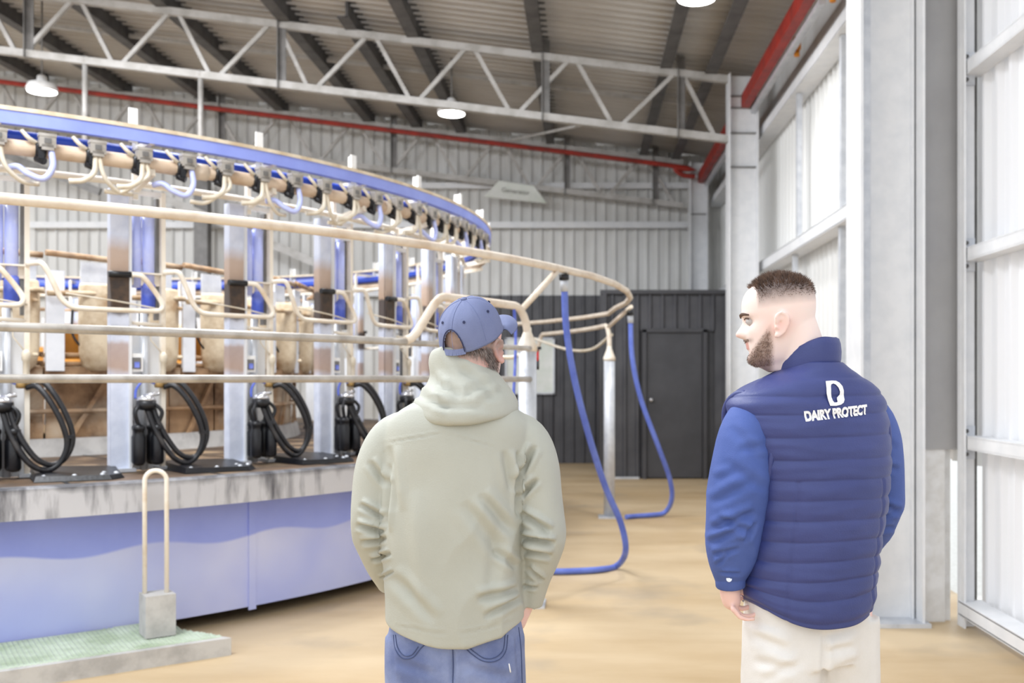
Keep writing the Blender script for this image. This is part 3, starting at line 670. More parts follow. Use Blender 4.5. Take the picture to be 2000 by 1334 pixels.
# ------------------------------------------------------------------ fixed rails round the platform
R_RAIL = 6.38
def arc(R, z, a0, a1, n=40): return [pol(R, a0+(a1-a0)*i/n, z) for i in range(n+1)]
aL = radians(-68)
g = MB(); g.tube(arc(R_RAIL, 2.27, aL, th_px(1100, R_RAIL), 40)+[pol(R_RAIL+.03, radians(a), 2.27) for a in (-20, -14, -8, -2, 4, 10)]+[pol(R_RAIL+.2, radians(a), 2.27) for a in (18, 25, 34, 45, 58)], .026, 10)
hr = solo('hose_rail', g, M['dusty_pipe'], 'long dusty curved pipe rail in front of the stalls that carries the blue hoses', 'rail')
g = MB()
aj = th_px(792, 6.36)
g.tube([pol(6.36, aL+(aj-aL)*i/30, 1.735-.022*i/30) for i in range(31)], .0215, 10)
rl = solo('guard_rail', g, M['steel_pipe'], 'upper of two worn grey rails curving across the stalls', 'rail')
g = MB(); g.tube([pol(6.36, aj+(radians(-28)-aj)*i/20, 1.708) for i in range(21)], .017, 9); part('thin_rail', g, M['steel_pipe'], rl)
g = MB(); g.tube(arc(6.36, 1.505, aL, radians(-28), 40), .0195, 10)
solo('guard_rail', g, M['steel_pipe'], 'lower of two worn grey rails curving across the stalls', 'rail')
# posts with goosenecks
def rail_post(p, r, top, label, hoop, strut):
    t = empty('rail_post', (p.x, p.y, 0), label, 'post', 'posts that carry the curved rails')
    g = MB(); g.tube([(p.x, p.y, 0), (p.x, p.y, top)], r, 18); part('pipe', g, M['galv'], t)
    g = MB(); g.lathe([(r+.005, -.03), (r+.006, 0), (r*.95, .02), (.028, .10), (.026, .13)], (p.x, p.y, top), 18); part('cone_cap', g, M['cream'], t, 'cream cone cap')
    g = MB(); g.tube(hoop, .026, 10); part('hoop', g, M['dusty_pipe'], t, 'cream bent hoop')
    for s in strut:
        g = MB(); g.tube(s, .021, 9); part('strut', g, M['dusty_pipe'], t)
    g = MB(); g.box((p.x, p.y, .008), (.24, .24, .016)); part('base_plate', g, M['galv'], t)
    return t
a1 = atan2(6.66-C.y, -.375-C.x); R1 = sqrt((6.66-C.y)**2+(-.375-C.x)**2)
p1 = pol(R1, a1)
zt = 1.985
def hoopath(a_post, r0, a_end, z0, zt, z1, r1, s):
    """up from the post, round the bend, along the circle, down to the rail"""
    P = [pol(r0, a_post, z0), pol(r0, a_post, zt-.20)]
    db = .17/r0*s
    for k in range(1, 7):
        t = k/6*pi/2; P.append(pol(r0, a_post+db*(1-cos(t)), zt-.2+.2*sin(t)))
    b0 = a_post+db; b1 = a_end-.30/r0*s
    for k in range(1, 8):
        u = k/8; P.append(pol(r0+(r1-r0)*u, b0+(b1-b0)*u, zt))
    h = zt-z1
    for k in range(0, 9):
        u = k/8; P.append(pol(r1, b1+(a_end-b1)*u, zt-h*(3*u*u-2*u**3)))
    return P
H1 = hoopath(a1, R1, aj, 1.8, zt, 1.72, 6.36, -1)
pa = H1[5]
pr = pol(R_RAIL, th_px(1088, R_RAIL), 2.25)
rail_post(p1, .061, 1.72, 'near galvanised post with cream cone cap beside the man in the cap', H1, [[pa, pr]])
a2 = atan2(10.9-C.y, .28-C.x); R2 = sqrt((10.9-C.y)**2+(.28-C.x)**2); p2 = pol(R2, a2)
H2 = hoopath(a2, R2, radians(36), 1.8, 2.1, 1.6, 6.5, 1)
rail_post(p2, .061, 1.74, 'far slim galvanised post with cream cone cap near the blue hoses', H2, [[H2[5], pol(R_RAIL+.13, a2-.09, 2.26)]])
g = MB(); g.tube(curve([pol(6.45, a2+.02, 2.0), pol(6.45, radians(20), 1.86), pol(6.4, radians(26), 1.88), pol(6.3, radians(33), 2.05)], 8), .018, 8)
solo('slack_pipe', g, M['hose_white'], 'sagging pale hose looped between the far post and hoop', 'hose')
# blue hoses
def hose(pts, r, label):
    t = empty('wash_hose', pts[0], label, 'hose', 'blue hoses hanging from the rail')
    g = MB(); g.tube(curve(pts, 8), r, 12); part('hose', g, M['hose_blue'], t)
    a, b = Vector(pts[0]), Vector(pts[1]); d = (b-a).normalized()
    g = MB(); g.tube([a-d*.02, a+d*.07], r+.005, 12); part('clamp', g, M['galv'], t)
    g = MB(); g.tube([a-d*.05, a-d*.01], r+.012, 12); part('collar', g, M['black'], t)
    return t
ys = lambda y: EYE*F/(y-PY)
q = pol(R_RAIL, th_px(1102, R_RAIL), 2.19); Y0 = q.y
hose([q, at(1106, 640, Y0+.05), at(1122, 740, Y0+.15), at(1150, 850, Y0+.3), at(1182, 950, Y0+.5), at(1212, 1020, Y0+.6), at(1222, 1075, Y0+.65),
      Vector((at(1205, 1110, 7.9).x, 7.9, .03)), Vector((at(1170, 1120, 7.75).x, 7.75, .028)), Vector((at(1110, 1124, 7.68).x, 7.68, .028)), Vector((at(1060, 1124, 7.68).x, 7.68, .028))], .024, 'near thick blue hose hanging from the rail and lying on the floor')
q = pol(R_RAIL+.12, th_px(1230, R_RAIL+.16)*0+a2-.07, 2.2); q = at(1231, 618, 10.4)
hose([q, at(1235, 700, 10.42), at(1252, 780, 10.5), at(1285, 870, 10.6), at(1308, 935, 10.75), at(1312, 975, 10.85), Vector((at(1298, 1000, 10.95).x, 10.95, .045)), Vector((at(1268, 1010, 10.9).x, 10.85, .03)), Vector((at(1242, 1010, 10.9).x, 10.8, .028)), Vector((at(1222, 1008, 10.8).x, 10.72, .028))], .026, 'far blue hose hanging from the rail end by the charcoal door')

# things seen between the posts
t = empty('notice_board', at(1035, 770, 17.9), 'pale notice board on the charcoal wall behind the near post', 'board')
g = MB(); g.box(at(1035, 715, 17.915), (.84, .03, .95)); part('sheet', g, M['paper'], t)
g = MB(); c_ = at(1035, 715, 17.9); 
for dx in (-.43, .43): g.box(c_+Vector((dx, 0, 0)), (.03, .05, 1.0))
for dz in (-.49, .49): g.box(c_+Vector((0, 0, dz)), (.88, .05, .03))
part('frame', g, M['galv'], t)
t = empty('spray_gun', at(1050, 700, 7.2), 'red and black wash gun hung beside the near post', 'spray gun')
g = MB(); g.tube([at(1049, 705, 7.1), at(1049, 683, 7.1)], .013, 8); part('handle', g, M['red_plastic'], t)
g = MB(); g.box(at(1051, 680, 7.1), (.045, .03, .02)); g.tube([at(1050, 722, 7.1), at(1050, 703, 7.1)], .011, 8); g.tube([at(1050, 682, 7.1), at(1042, 700, 6.75)], .006, 6); part('nozzle', g, M['black'], t)
g = MB(); g.tube(curve([H1[7], H1[7]+Vector((.01, .03, -.2)), H1[7]+Vector((.0, .05, -.5)), H1[7]+Vector((-.02, .05, -.78))], 4), .01, 7)
solo('blue_line', g, M['blue_end'], 'thin dark blue line hanging behind the near post', 'hose')
g = MB(); g.tube(curve([p1+Vector((-.28, .1, 1.72)), p1+Vector((-.2, .05, 1.66)), p1+Vector((-.1, .0, 1.65)), p1+Vector((-.05, 0, 1.67))], 5), .014, 8); solo('bent_pipe', g, M['hose_white'], 'short bent cream pipe behind the cap', 'pipe')

# ------------------------------------------------------------------ concrete step with grating, block and bent rail
fr0, fr1 = Vector((-1.92, 5.44, 0)), Vector((-2.81, 4.80, 0)); dv = (fr1-fr0).normalized()
A = fr0; B = fr0+dv*2.6
poly = [(A.x, A.y), (-2.27, 5.62)]+[(pol(R_SKIRT+.03, radians(a)).x, pol(R_SKIRT+.03, radians(a)).y) for a in (-46.5, -50, -54, -58, -62, -66, -70)]+[(B.x, B.y)]
def inside(x, y, grow=0):
    c = False; n = len(poly)
    for i in range(n):
        x1, y1 = poly[i]; x2, y2 = poly[(i+1) % n]
        if (y1 > y) != (y2 > y) and x < (x2-x1)*(y-y1)/(y2-y1)+x1: c = not c
    return c
st = empty('concrete_step', (-2.6, 5.2, 0), 'low grey concrete step with pale green grating beside the blue skirt', 'step')
g = MB(); g.prism([p for p in reversed(poly)], 0, .095); part('slab', g, M['conc'], st)
nv = Vector((-dv.y, dv.x, 0)); nv = nv if nv.y > 0 else -nv
g = MB()
def clipbars(o, d, step, cnt, e):
    for i in range(cnt):
        s0 = None
        for k in range(0, 140):
            p = o+e*(step*i)+d*(k*.02); ins = inside(p.x, p.y) and inside(p.x-nv.x*.035, p.y-nv.y*.035)
            if ins and s0 is None: s0 = p
            if s0 is not None and (not ins or k == 139):
                q_ = p-d*.02
                if (q_-s0).length > .05: g.bar(s0+Vector((0, 0, .0985)), q_+Vector((0, 0, .0985)), .007, .007)
                s0 = None
clipbars(A+nv*.05-dv*.0, dv, .024, 40, nv)
clipbars(A, nv, .024, 108, dv)
part('grating', g, M['green'], st, 'pale green grating', 'stuff')
bc = at(303, 1240, 1.395*F/498); bc = Vector((-2.335, 5.47, .108))
rz = radians(36)
t = empty('bent_rail', bc, 'bent hoop rail on a small concrete block at the step', 'rail')
g = MB(); g.box(bc+Vector((0, 0, .112)), (.155, .155, .225), rz); part('block', g, M['conc'], t, 'small concrete block')
ux = Vector((.97, .24, 0)).normalized()*.056
g = MB(); b0 = bc+Vector((-.01, 0, 0)); zt = .9
P = [b0-ux+Vector((0, 0, .2))]+[b0-ux*1.0+Vector((0, 0, zt-.06))]+[b0-ux*cos(radians(a))+Vector((0, 0, zt-.06+.055*sin(radians(a)))) for a in range(15, 180, 15)]+[b0+ux+Vector((0, 0, zt-.06)), b0+ux+Vector((0, 0, .2))]
g.tube(P, .0125, 10); part('hoop', g, M['cream'], t, 'cream pipe hoop')
# ------------------------------------------------------------------ people
def remesh(mb, voxel, smooth=4, fac=.5):
    me = mb.mesh('tmp'); o = bpy.data.objects.new('tmp', me); COL.objects.link(o)
    r = o.modifiers.new('r', 'REMESH'); r.mode = 'VOXEL'; r.voxel_size = voxel; r.use_smooth_shade = True
    if smooth:
        s = o.modifiers.new('s', 'SMOOTH'); s.factor = fac; s.iterations = smooth
    dg = bpy.context.evaluated_depsgraph_get(); dg.update()
    out = bpy.data.meshes.new_from_object(o.evaluated_get(dg)); bpy.data.objects.remove(o); bpy.data.meshes.remove(me)
    out.polygons.foreach_set('use_smooth', [True]*len(out.polygons)); return out
def normals(me): return [Vector(n.vector) for n in me.vertex_normals]
def proj(p): return PX+F*p.x/p.y, PY-F*(p.z-EYE)/p.y
def creases(me, lst, noise_amp=.0015, nscale=9, front_only=True):
    """folds pressed into cloth: (x1,y1,x2,y2,width_px,depth) in the frame of the photo, applied on the side that faces the camera"""
    N = normals(me); vs = me.vertices
    for i, v in enumerate(vs):
        p = v.co.copy(); n = N[i]; d = 0
        if noise_amp:
            q = Vector((p.x*1.2, p.y*1.2, p.z*.8)); d += noise_amp*noise.noise(q*nscale)+noise_amp*1.3*(max(0, 1-2.2*abs(noise.noise(q*nscale*.8+Vector((3, 1, 7)))))**2-.3)*max(0, .4+noise.noise(q*4))
        if n.y < .35:
            x, y = proj(p)
            for c in lst:
                x1, y1, x2, y2, w_, dep = c
                dx, dy = x2-x1, y2-y1; L2 = dx*dx+dy*dy
                t = ((x-x1)*dx+(y-y1)*dy)/L2
                if t < -.25 or t > 1.25: continue
                s = ((x-x1)*dy-(y-y1)*dx)/sqrt(L2)
                if abs(s) > 3.2*w_: continue
                tt = min(max(t, 0), 1); e = max(0, 1-(2*tt-1)**4)
                u = s/w_
                d += dep*e*(-math.exp(-u*u)+.75*math.exp(-(u-1.7)**2*.9)+.35*math.exp(-(u+1.7)**2*.9))
        v.co = p+n*d
    me.update()

HEAD = [(-.02, .045, .02, .028), (.0, .072, .03, .036), (.012, .086, .045, .046), (.03, .091, .058, .055), (.05, .091, .068, .062), (.075, .092, .08, .067), (.1, .091, .09, .0705),
        (.12, .089, .097, .0725), (.145, .094, .102, .0755), (.17, .092, .103, .0765), (.195, .081, .096, .072), (.212, .062, .078, .061), (.226, .036, .052, .042), (.233, .016, .026, .022), (.236, .003, .006, .005)]
def gs(x, m, s): return math.exp(-((x-m)/s)**2)
def head_point(ang, z, feat=1.0):
    """head surface in its own frame: +y face, z up from the chin"""
    f, b, w_ = interp(HEAD, z)
    c, s = cos(ang), sin(ang)
    ex = .88
    x = w_*math.copysign(abs(c)**ex, c); yy = math.copysign(abs(s)**ex, s)
    y = yy*(f if s > 0 else b)
    if s > 0 and feat:
        h = 0
        if .08 < z < .142: h += interp([(.08, .014), (.086, .026), (.093, .030), (.103, .023), (.12, .010), (.132, .005), (.142, .0)], z)[0]*gs(x, 0, .0095+.006*gs(z, .088, .012))
        elif .066 < z <= .08: h += interp([(.066, .0), (.074, .004), (.08, .014)], z)[0]*gs(x, 0, .013)
        h += .006*gs(z, .063, .005)*gs(x, 0, .022)+.006*gs(z, .0525, .005)*gs(x, 0, .02)-.004*gs(z, .0578, .0022)*gs(x, 0, .024)
        h += .007*gs(z, .018, .014)*gs(x, 0, .022)-.003*gs(z, .04, .008)*gs(x, 0, .03)
        h += -.011*gs(z, .121, .011)*(gs(x, .033, .017)+gs(x, -.033, .017))+.005*gs(z, .140, .008)*(gs(x, .03, .024)+gs(x, -.03, .024))
        h += .004*gs(z, .092, .015)*(gs(x, .045, .016)+gs(x, -.045, .016))
        y += h*feat
    return Vector((x, y, z))
def add_head(mb, M4, sc=1.0, nz=100, na=112, ear=1.0):
    rings = []
    for i in range(nz+1):
        z = -.02+.256*i/nz
        rings.append([M4 @ (head_point(2*pi*k/na, min(z, .2359))*sc) for k in range(na)])
    mb.loft(rings)
    for sx in (-1, 1):
        R = Matrix.Translation((sx*.0722, .006, .097)) @ Matrix.Rotation(sx*radians(-24), 4, 'Z') @ Matrix.Rotation(radians(12), 4, 'X')
        # ear plate and rim
        pl = MB(); pl.ball((sx*.004, 0, 0), .03, 14, (.16, .50, .95))
        rim = [(sx*.011, .010, .006), (sx*.014, .014, .020), (sx*.017, .006, .031), (sx*.019, -.007, .032), (sx*.020, -.017, .022), (sx*.019, -.019, .006), (sx*.016, -.015, -.010), (sx*.011, -.006, -.023), (sx*.006, .004, -.031), (sx*.004, .009, -.024)]
        pl.tube(curve(rim, 4), .0046, 8); pl.ball((sx*.008, .004, -.026), .0075, 10); pl.ball((sx*.010, .009, -.006), .005, 8)
        pl.tube(curve([(sx*.012, .008, .014), (sx*.014, -.004, .017), (sx*.013, -.010, .004), (sx*.011, -.005, -.012)], 4), .0035, 7)
        for p in pl.v: mb.v.append(M4 @ ((R @ (p*ear))*sc))
        k0 = len(mb.v)-len(pl.v); mb.f += [tuple(i+k0 for i in f) for f in pl.f]; mb.s += pl.s
def vcolor(me, fn, name='tint'):
    ca = me.color_attributes.new(name, 'FLOAT_COLOR', 'POINT'); buf = []
    for v in me.vertices: buf.extend((*lin(fn(v.co)), 1))
    ca.data.foreach_set('color', buf)
def skin_mat(name):
    m = mat(name, (236, 200, 185), .5); nt = m.node_tree; b = nt.nodes['Principled BSDF']
    a = nd(nt, 'ShaderNodeVertexColor', layer_name='tint'); nt.links.new(a.outputs[0], b.inputs['Base Color'])
    b.inputs['Subsurface Weight'].default_value = .12; b.inputs['Subsurface Radius'].default_value = (.012, .005, .003); b.inputs['Subsurface Scale'].default_value = .6
    n = nd(nt, 'ShaderNodeTexNoise'); n.inputs['Scale'].default_value = 420; bp = nd(nt, 'ShaderNodeBump'); bp.inputs['Strength'].default_value = .06; bp.inputs['Distance'].default_value = .003
    nt.links.new(n.outputs['Fac'], bp.inputs['Height']); nt.links.new(bp.outputs[0], b.inputs['Normal']); return m
def mixc(a, b, t): t = min(max(t, 0), 1); return tuple(a[i]+(b[i]-a[i])*t for i in range(3))
def finger(mb, base, d, nrm, L, r, curl):
    """three bones bending towards nrm"""
    p = Vector(base); d = Vector(d).normalized(); nrm = Vector(nrm).normalized(); P = [p.copy()]; R = [r*1.05]; ax = d.cross(nrm).normalized()
    for i, (l, c) in enumerate(zip((.45, .3, .25), curl)):
        d = Matrix.Rotation(radians(c), 3, ax) @ d; P.append(P[-1]+d*L*l*.5); R.append(r*(1-.06*(i*2+1))); P.append(P[-1]+d*L*l*.5); R.append(r*(1.0-.06*(i*2+2)))
    mb.limb(P, R, 10); return P
def strands(head_fn, M4, sc, region, n, length, rad, lean, seed, jitter=.4):
    """short tapered hairs rooted on the head surface"""
    rnd = random.Random(seed); mb = MB(); tries = 0; cnt = 0; R3 = M4.to_3x3()
    while cnt < n and tries < n*30:
        tries += 1; a = rnd.uniform(0, 2*pi); z = rnd.uniform(.0, .2355)
        p = head_fn(a, z); k = region(p, rnd)
        if k <= 0: continue
        e = 1e-3; u = head_fn(a+e*8, z)-p; v_ = head_fn(a, min(z+e, .2358))-p
        nn = u.cross(v_)
        if nn.length < 1e-12: continue
        nn.normalize()
        if nn.dot(p-Vector((0, 0, .12))) < 0: nn = -nn
        L = length(p, rnd)*k; d = (nn+Vector(lean(p))+Vector((rnd.gauss(0, 1), rnd.gauss(0, 1), rnd.gauss(0, 1)))*jitter*.5).normalized()
        d2 = (d+Vector(lean(p))*.9+Vector((0, 0, -.25))).normalized()
        s = nn.cross(Vector((rnd.gauss(0, 1), rnd.gauss(0, 1), rnd.gauss(0, 1)))).normalized()*rad
        A = p-nn*.001; B = p+d*L*.55; Cc = B+d2*L*.45
        vs = [A-s, A+s, B+s*.8, B-s*.8, Cc]
        mb.add([M4 @ (q*sc) for q in vs], [(0, 1, 2, 3), (3, 2, 4)], False); cnt += 1
    return mb
M['skin_b'] = skin_mat('fair_skin'); M['skin_a'] = skin_mat('ruddy_skin')
M['hair_b'] = mat('short_brown_hair', (132, 106, 90), .6, 0, (84, 70, 66), 60)
M['beard'] = mat('brown_beard', (150, 122, 106), .6, 0, (110, 88, 78), 80)
M['hair_a'] = mat('grey_brown_hair', (168, 154, 148), .55, 0, (104, 92, 88), 70)
M['khaki'] = mat('khaki_rain_cloth', (184, 185, 174), .6, 0, (177, 178, 167), 3, .1, 260, sheen=.0)
M['navy'] = mat('navy_quilted_nylon', (60, 70, 128), .45, 0, (54, 64, 120), 4, .12, 300)
M['shirt'] = mat('blue_cotton_drill', (78, 100, 168), .75, 0, (68, 90, 156), 5, .2, 420)
M['denim'] = mat('washed_denim', (140, 152, 190), .8, 0, (102, 115, 158), 9, .3, 500, contrast=(.38, .66), col3=(162, 174, 206), scale3=3.5, c3=(.48, .7))
M['chino'] = mat('off_white_chino', (234, 231, 227), .75, 0, (224, 220, 214), 4, .15, 400)
M['cap'] = mat('slate_blue_cap_cloth', (122, 131, 168), .75, 0, (113, 122, 160), 6, .2, 420)
M['cap_thread'] = mat('pale_cap_thread', (132, 142, 184), .8)
M['eyelet'] = mat('dark_eyelet', (40, 46, 84), .7)
M['print'] = mat('white_print', (248, 248, 250), .5)
M['thread'] = mat('dark_navy_thread', (26, 32, 74), .7)
M['stitch'] = mat('denim_stitch', (70, 82, 120), .8)
M['shoe'] = mat('brown_leather', (96, 68, 48), .5, 0, (70, 50, 36), 8)
M['eye'] = mat('eye_white', (190, 184, 182), .3); M['iris'] = mat('dark_iris', (52, 44, 40), .2)
M['brow'] = mat('brown_brow', (92, 70, 58), .7)

def superring(c, a, b, z, n=96, ex=2.4, yaw=0, flat=None):
    out = []; R = Matrix.Rotation(yaw, 3, 'Z')
    for k in range(n):
        t = 2*pi*k/n; x = a*math.copysign(abs(cos(t))**(2/ex), cos(t)); y = b*math.copysign(abs(sin(t))**(2/ex), sin(t))
        out.append(Vector((c[0], c[1], z))+R @ Vector((x, y, 0)))
    return out
def shoe(mb, p, yaw, L=.29):
    R = Matrix.Rotation(yaw, 3, 'Z'); rings = []
    for t, h, w_ in ((0, .04, .02), (.06, .1, .034), (.3, .115, .038), (.45, .085, .042), (.7, .06, .048), (.9, .05, .042), (1, .03, .02)):
        y = (t-.28)*L; rings.append([p+R @ Vector((w_*cos(2*pi*k/16), y, max(.0, h*.5+h*.5*sin(2*pi*k/16)))) for k in range(16)])
    mb.loft(rings)

# ---- man in the vest (faces away and a little left, head turned to the left)
YB = 2.5
def B(x, y, dy=0): return at(x, y, YB+dy)
psi = radians(20)
RB = Matrix.Rotation(psi, 3, 'Z')
def zpx(y): return EYE-(y-PY)*YB/F
VT = sorted([(zpx(y), (xc-PX)*YB/F, a, b) for y, xc, a, b in (
    (708, 1588, .068, .075), (722, 1590, .088, .088), (736, 1588, .122, .098), (752, 1582, .160, .106), (770, 1577, .192, .113), (792, 1576, .206, .119), (850, 1584, .203, .126), (900, 1592, .193, .129),
    (976, 1592, .182, .130), (1054, 1584, .174, .130), (1132, 1578, .170, .130), (1180, 1576, .169, .130), (1205, 1576, .166, .128))])
ZH = VT[0][0]
def vest_pt(s, z, front=False, off=0):
    """point on the back of the vest: s across the back in its own frame"""
    xc, a, b = interp(VT, z); ex = 2.35
    u = min(abs(s)/a, .999); y = b*(1-u**ex)**(1/ex)*(1 if front else -1)
    # outward normal in the ring plane
    n = Vector((math.copysign(u**(ex-1)/a, s), (1 if front else -1)*(abs(y)/b)**(ex-1)/b, 0)).normalized()
    return Vector((xc, YB, z))+RB @ (Vector((s, y, 0))+n*off)
QS = [zpx(y) for y in (738, 772, 806, 848, 890, 928, 966, 1004, 1043, 1080, 1116, 1152, 1194)]
def quilt(z, x, y=0):
    zz = z-.012*x+.004*noise.noise(Vector((x*7, y*5, z*4)))
    for a, b in zip(QS, QS[1:]):
        if b <= zz <= a:
            t = (zz-b)/(a-b); return .0062*(max(0, sin(pi*t)))**.45
    return .0
def lean_hem(k, n): pass
mbv = MB(); NR, NA = 230, 200; rings = []
for i in range(NR+1):
    z = ZH+(VT[-1][0]-ZH)*i/NR; xc, a, b = interp(VT, z); ring = []
    ex = 2.35
    for k in range(NA):
        t = 2*pi*k/NA; x = a*math.copysign(abs(cos(t))**(2/ex), cos(t)); y = b*math.copysign(abs(sin(t))**(2/ex), sin(t))
        n = Vector((cos(t)/a, sin(t)/b, 0)).normalized(); fold = quilt(z, x, y)
        # side panel seams and small puckers
        ang = t
        seam = -.004*gs(x+.118, 0, .004)-.004*gs(x-.118, 0, .004) if sin(t) < 0 and z < zpx(930) else 0
        puck = .0022*noise.noise(Vector((x*14, y*14, z*55)))+.004*noise.noise(Vector((x*5, y*5, z*7)))
        hemdrop = .052*max(0, 1-i/44)*abs(cos(t))**2.2
        ring.append(Vector((xc, YB, z+hemdrop))+RB @ (Vector((x, y, 0))+n*(fold+seam+puck)))
    rings.append(ring)
mbv.loft(rings)
yawB = radians(80)     # head turned to the left, slightly away
earX = (1534-PX)*YB/F
HB = Matrix.Translation((earX, YB+.005, 1.543)) @ Matrix.Rotation(yawB-0.0, 4, 'Z') @ Matrix.Rotation(radians(-8), 4, 'X')
scB = .94
body = MB(); add_head(body, HB, scB)
neck0 = HB @ Vector((0, -.03, .07)); ncx, na_, nb_ = interp(VT, 1.50)
body.limb([neck0+Vector((0, 0, .02)), (neck0+Vector((ncx, YB, 1.5)))*.5, Vector((ncx, YB+.0, 1.46))], (.058, .062, .072), 24)
for z0, z1 in ((1.44, .90),):
    body.loft([superring((interp(VT, z0+(z1-z0)*i/8)[0], YB), interp(VT, z0+(z1-z0)*i/8)[1]-.03, interp(VT, z0+(z1-z0)*i/8)[2]-.03, z0+(z1-z0)*i/8, 32, 2.2, psi) for i in range(9)])
# arms: shoulder, elbow, wrist
LA = [B(1468, 822, -.062), B(1448, 900, -.095), B(1440, 985, -.095), B(1432, 1060, -.075), B(1426, 1128, -.06)]
RA = [B(1700, 826, .06), B(1722, 900, .10), B(1725, 985, .12), B(1700, 1045, .20), B(1655, 1085, .27)]
for arm in (LA, RA): body.limb([a for a in arm], (.045, .043, .037, .032, .026), 16)
# left hand hanging, fingers curled back towards the thigh
wr_ = B(1422, 1132, -.06); pal = B(1427, 1163, -.058)
hd = (pal-wr_).normalized()
body.limb([wr_-hd*.02, wr_+hd*.012, pal-hd*.008, pal+hd*.012], (.021, .023, .026, .024), 14)
across = Vector((.10, -.92, -.38)); across = (across-hd*across.dot(hd)).normalized(); inn = hd.cross(across); inn = inn if inn.x > 0 else -inn
kn = pal+hd*.020
for i, (o_, L, cu, dn) in enumerate(((-.033, .074, (62, 40, 18), -.012), (-.012, .080, (48, 44, 22), -.002), (.010, .076, (36, 44, 24), .004), (.031, .060, (30, 36, 20), .004))):
    finger(body, kn+across*o_+hd*dn-inn*.004, hd+across*o_*9, inn, L, .0084 if i < 3 else .0074, cu)
finger(body, wr_+hd*.022+across*(-.014)+inn*.012, hd*.75+inn*.66-across*.15, inn, .060, .0098, (4, 12, 14))
# right hand in the pocket
wr2 = RA[-1]; pal2 = wr2+Vector((-.05, .01, -.06)); h2 = (pal2-wr2).normalized()
body.limb([wr2, pal2], (.026, .034), 14)
for i in range(4): finger(body, pal2+h2*.025+Vector((.012*(i-1.5), .012*(i-1.5), 0)), h2, Vector((-1, 0, 0)), .066, .009, (15, 25, 15))
finger(body, wr2+h2*.03+Vector((-.02, -.02, 0)), h2+Vector((-.5, -.2, 0)), Vector((-1, 0, 0)), .055, .0105, (5, 10, 10))
# legs
hipL, hipR = B(1525, 1230, -.02), B(1642, 1230, .05)
kneL = Vector((hipL.x-.005, hipL.y+.02, .48)); kneR = Vector((hipR.x+.005, hipR.y+.03, .48))
ankL = Vector((hipL.x-.01, hipL.y-.0, .09)); ankR = Vector((hipR.x+.01, hipR.y+.01, .09))
for h, k, a in ((hipL, kneL, ankL), (hipR, kneR, ankR)): body.limb([h+Vector((0, 0, .05)), (h+k)*.5, k, (k+a)*.5+Vector((0, -.015, 0)), a], (.078, .068, .05, .05, .036), 18)
for a in (ankL, ankR): shoe(body, Vector((a.x, a.y, 0.004)), psi, .25)
bm_ = remesh(body, .0042, 3, .45)
HBi = HB.inverted()
def bear(q):
    """beard density: a thin sideburn that widens along the jaw to the chin"""
    top = .112-max(0, q.y-.022)/.058*.060
    back = .020+max(0, .05-q.z)*.12
    return min(1, max(0, (top-q.z)/.022))*min(1, max(0, (q.y-back)/.016))
def colB(p):
    q = HBi @ p/scB; base = (248, 226, 218)
    if q.z < -.03 or q.length > .5:
        return (240, 200, 188) if p.z < 1.1 else base
    nz_ = noise.noise(p*60)*.5+noise.noise(p*160)*.5
    c = base
    c = mixc(c, (238, 180, 166), .55*gs(q.z, .09, .03)*(gs(abs(q.x), .078, .012)) + .5*gs(q.y, .115, .012)*gs(q.z, .09, .012))      # ear and nose
    # fade: stubble on the sides and back, up to the hair
    if q.z > .13 and (q.y < .055 or q.z > .205):
        f = (q.z-.146)/.062
        if q.y > 0: f = min(f, (.052-q.y)/.02+max(0, (q.z-.208)/.02))
        c = mixc(c, (104, 90, 86), min(max(f, 0), .85)+.12*nz_*min(max(f*2, 0), 1))
    # beard stubble
    bz = q.y+.10*(q.z-.03)
    jaw = min(1, max(0, (.075-q.z+ .9*max(0, .03-q.y)*1.2)/.02))*min(1, max(0, (q.y-.012)/.018))
    if q.z < .115 and q.y > .0:
        k = max(bear(q), gs(q.z, .071, .006)*min(1, max(0, (q.y-.07)/.012))*.8)
        if q.y > .085 and .046 < q.z < .068: k *= .25
        c = mixc(c, (128, 104, 92), k*(.62+.3*nz_))
    if q.y > .088 and abs(q.x) < .024 and .047 < q.z < .069: c = mixc(c, (206, 138, 128), .7)
    return c
vcolor(bm_, colB); bm_.materials.append(M['skin_b'])
ob = bpy.data.objects.new('person', bm_); COL.objects.link(ob)
tag(ob, 'person with short dark hair and beard in a navy quilted vest, head turned left', 'person')
# face details and hair
def onhead(ang, z, out=0):
    p = head_point(ang, z); return HB @ (p*scB)
g = MB()
for sx in (-1, 1): g.ball(HB @ (Vector((sx*.032, .0752, .121))*scB), .0112, 14)
part('eye', g, M['eye'], ob)
g = MB()
for sx in (-1, 1): g.ball(HB @ (Vector((sx*.032, .0822, .1205))*scB), .005, 10)
part('iris', g, M['iris'], ob)
g = MB()
for sx in (-1, 1):
    P = []
    for t in range(7): 
        x = sx*(.014+.036*t/6); zz = .1375+.005*sin(pi*t/6)
        P.append(HB @ (Vector((x, .0985-.022*(t/6)**2.2, zz))*scB))
    g.tube(P, [.003, .004, .0042, .004, .0036, .003, .0018], 6)
    P = [HB @ (Vector((sx*(.02+.026*t/6), .0895-.012*(t/6)**2, .1275+.003*sin(pi*t/6)))*scB) for t in range(7)]
    g.tube(P, .0014, 5)
part('eyebrow', g, M['brow'], ob)
def regB(p, r):
    line = .165+(.032 if p.y > .05 else 0)
    if p.z > .200 and p.y < .050: return 1
    if p.y > .048: return 1 if (p.z > .208 and p.y < .066 and r.random() < .45) else 0
    f = (p.z-.164)/.05
    return 1 if (f > r.random()) else 0
def lenB(p, r):
    t = min(1, max(0, (p.z-.165)/.05)); return (.003+.011*t)*r.uniform(.5, 1.3)
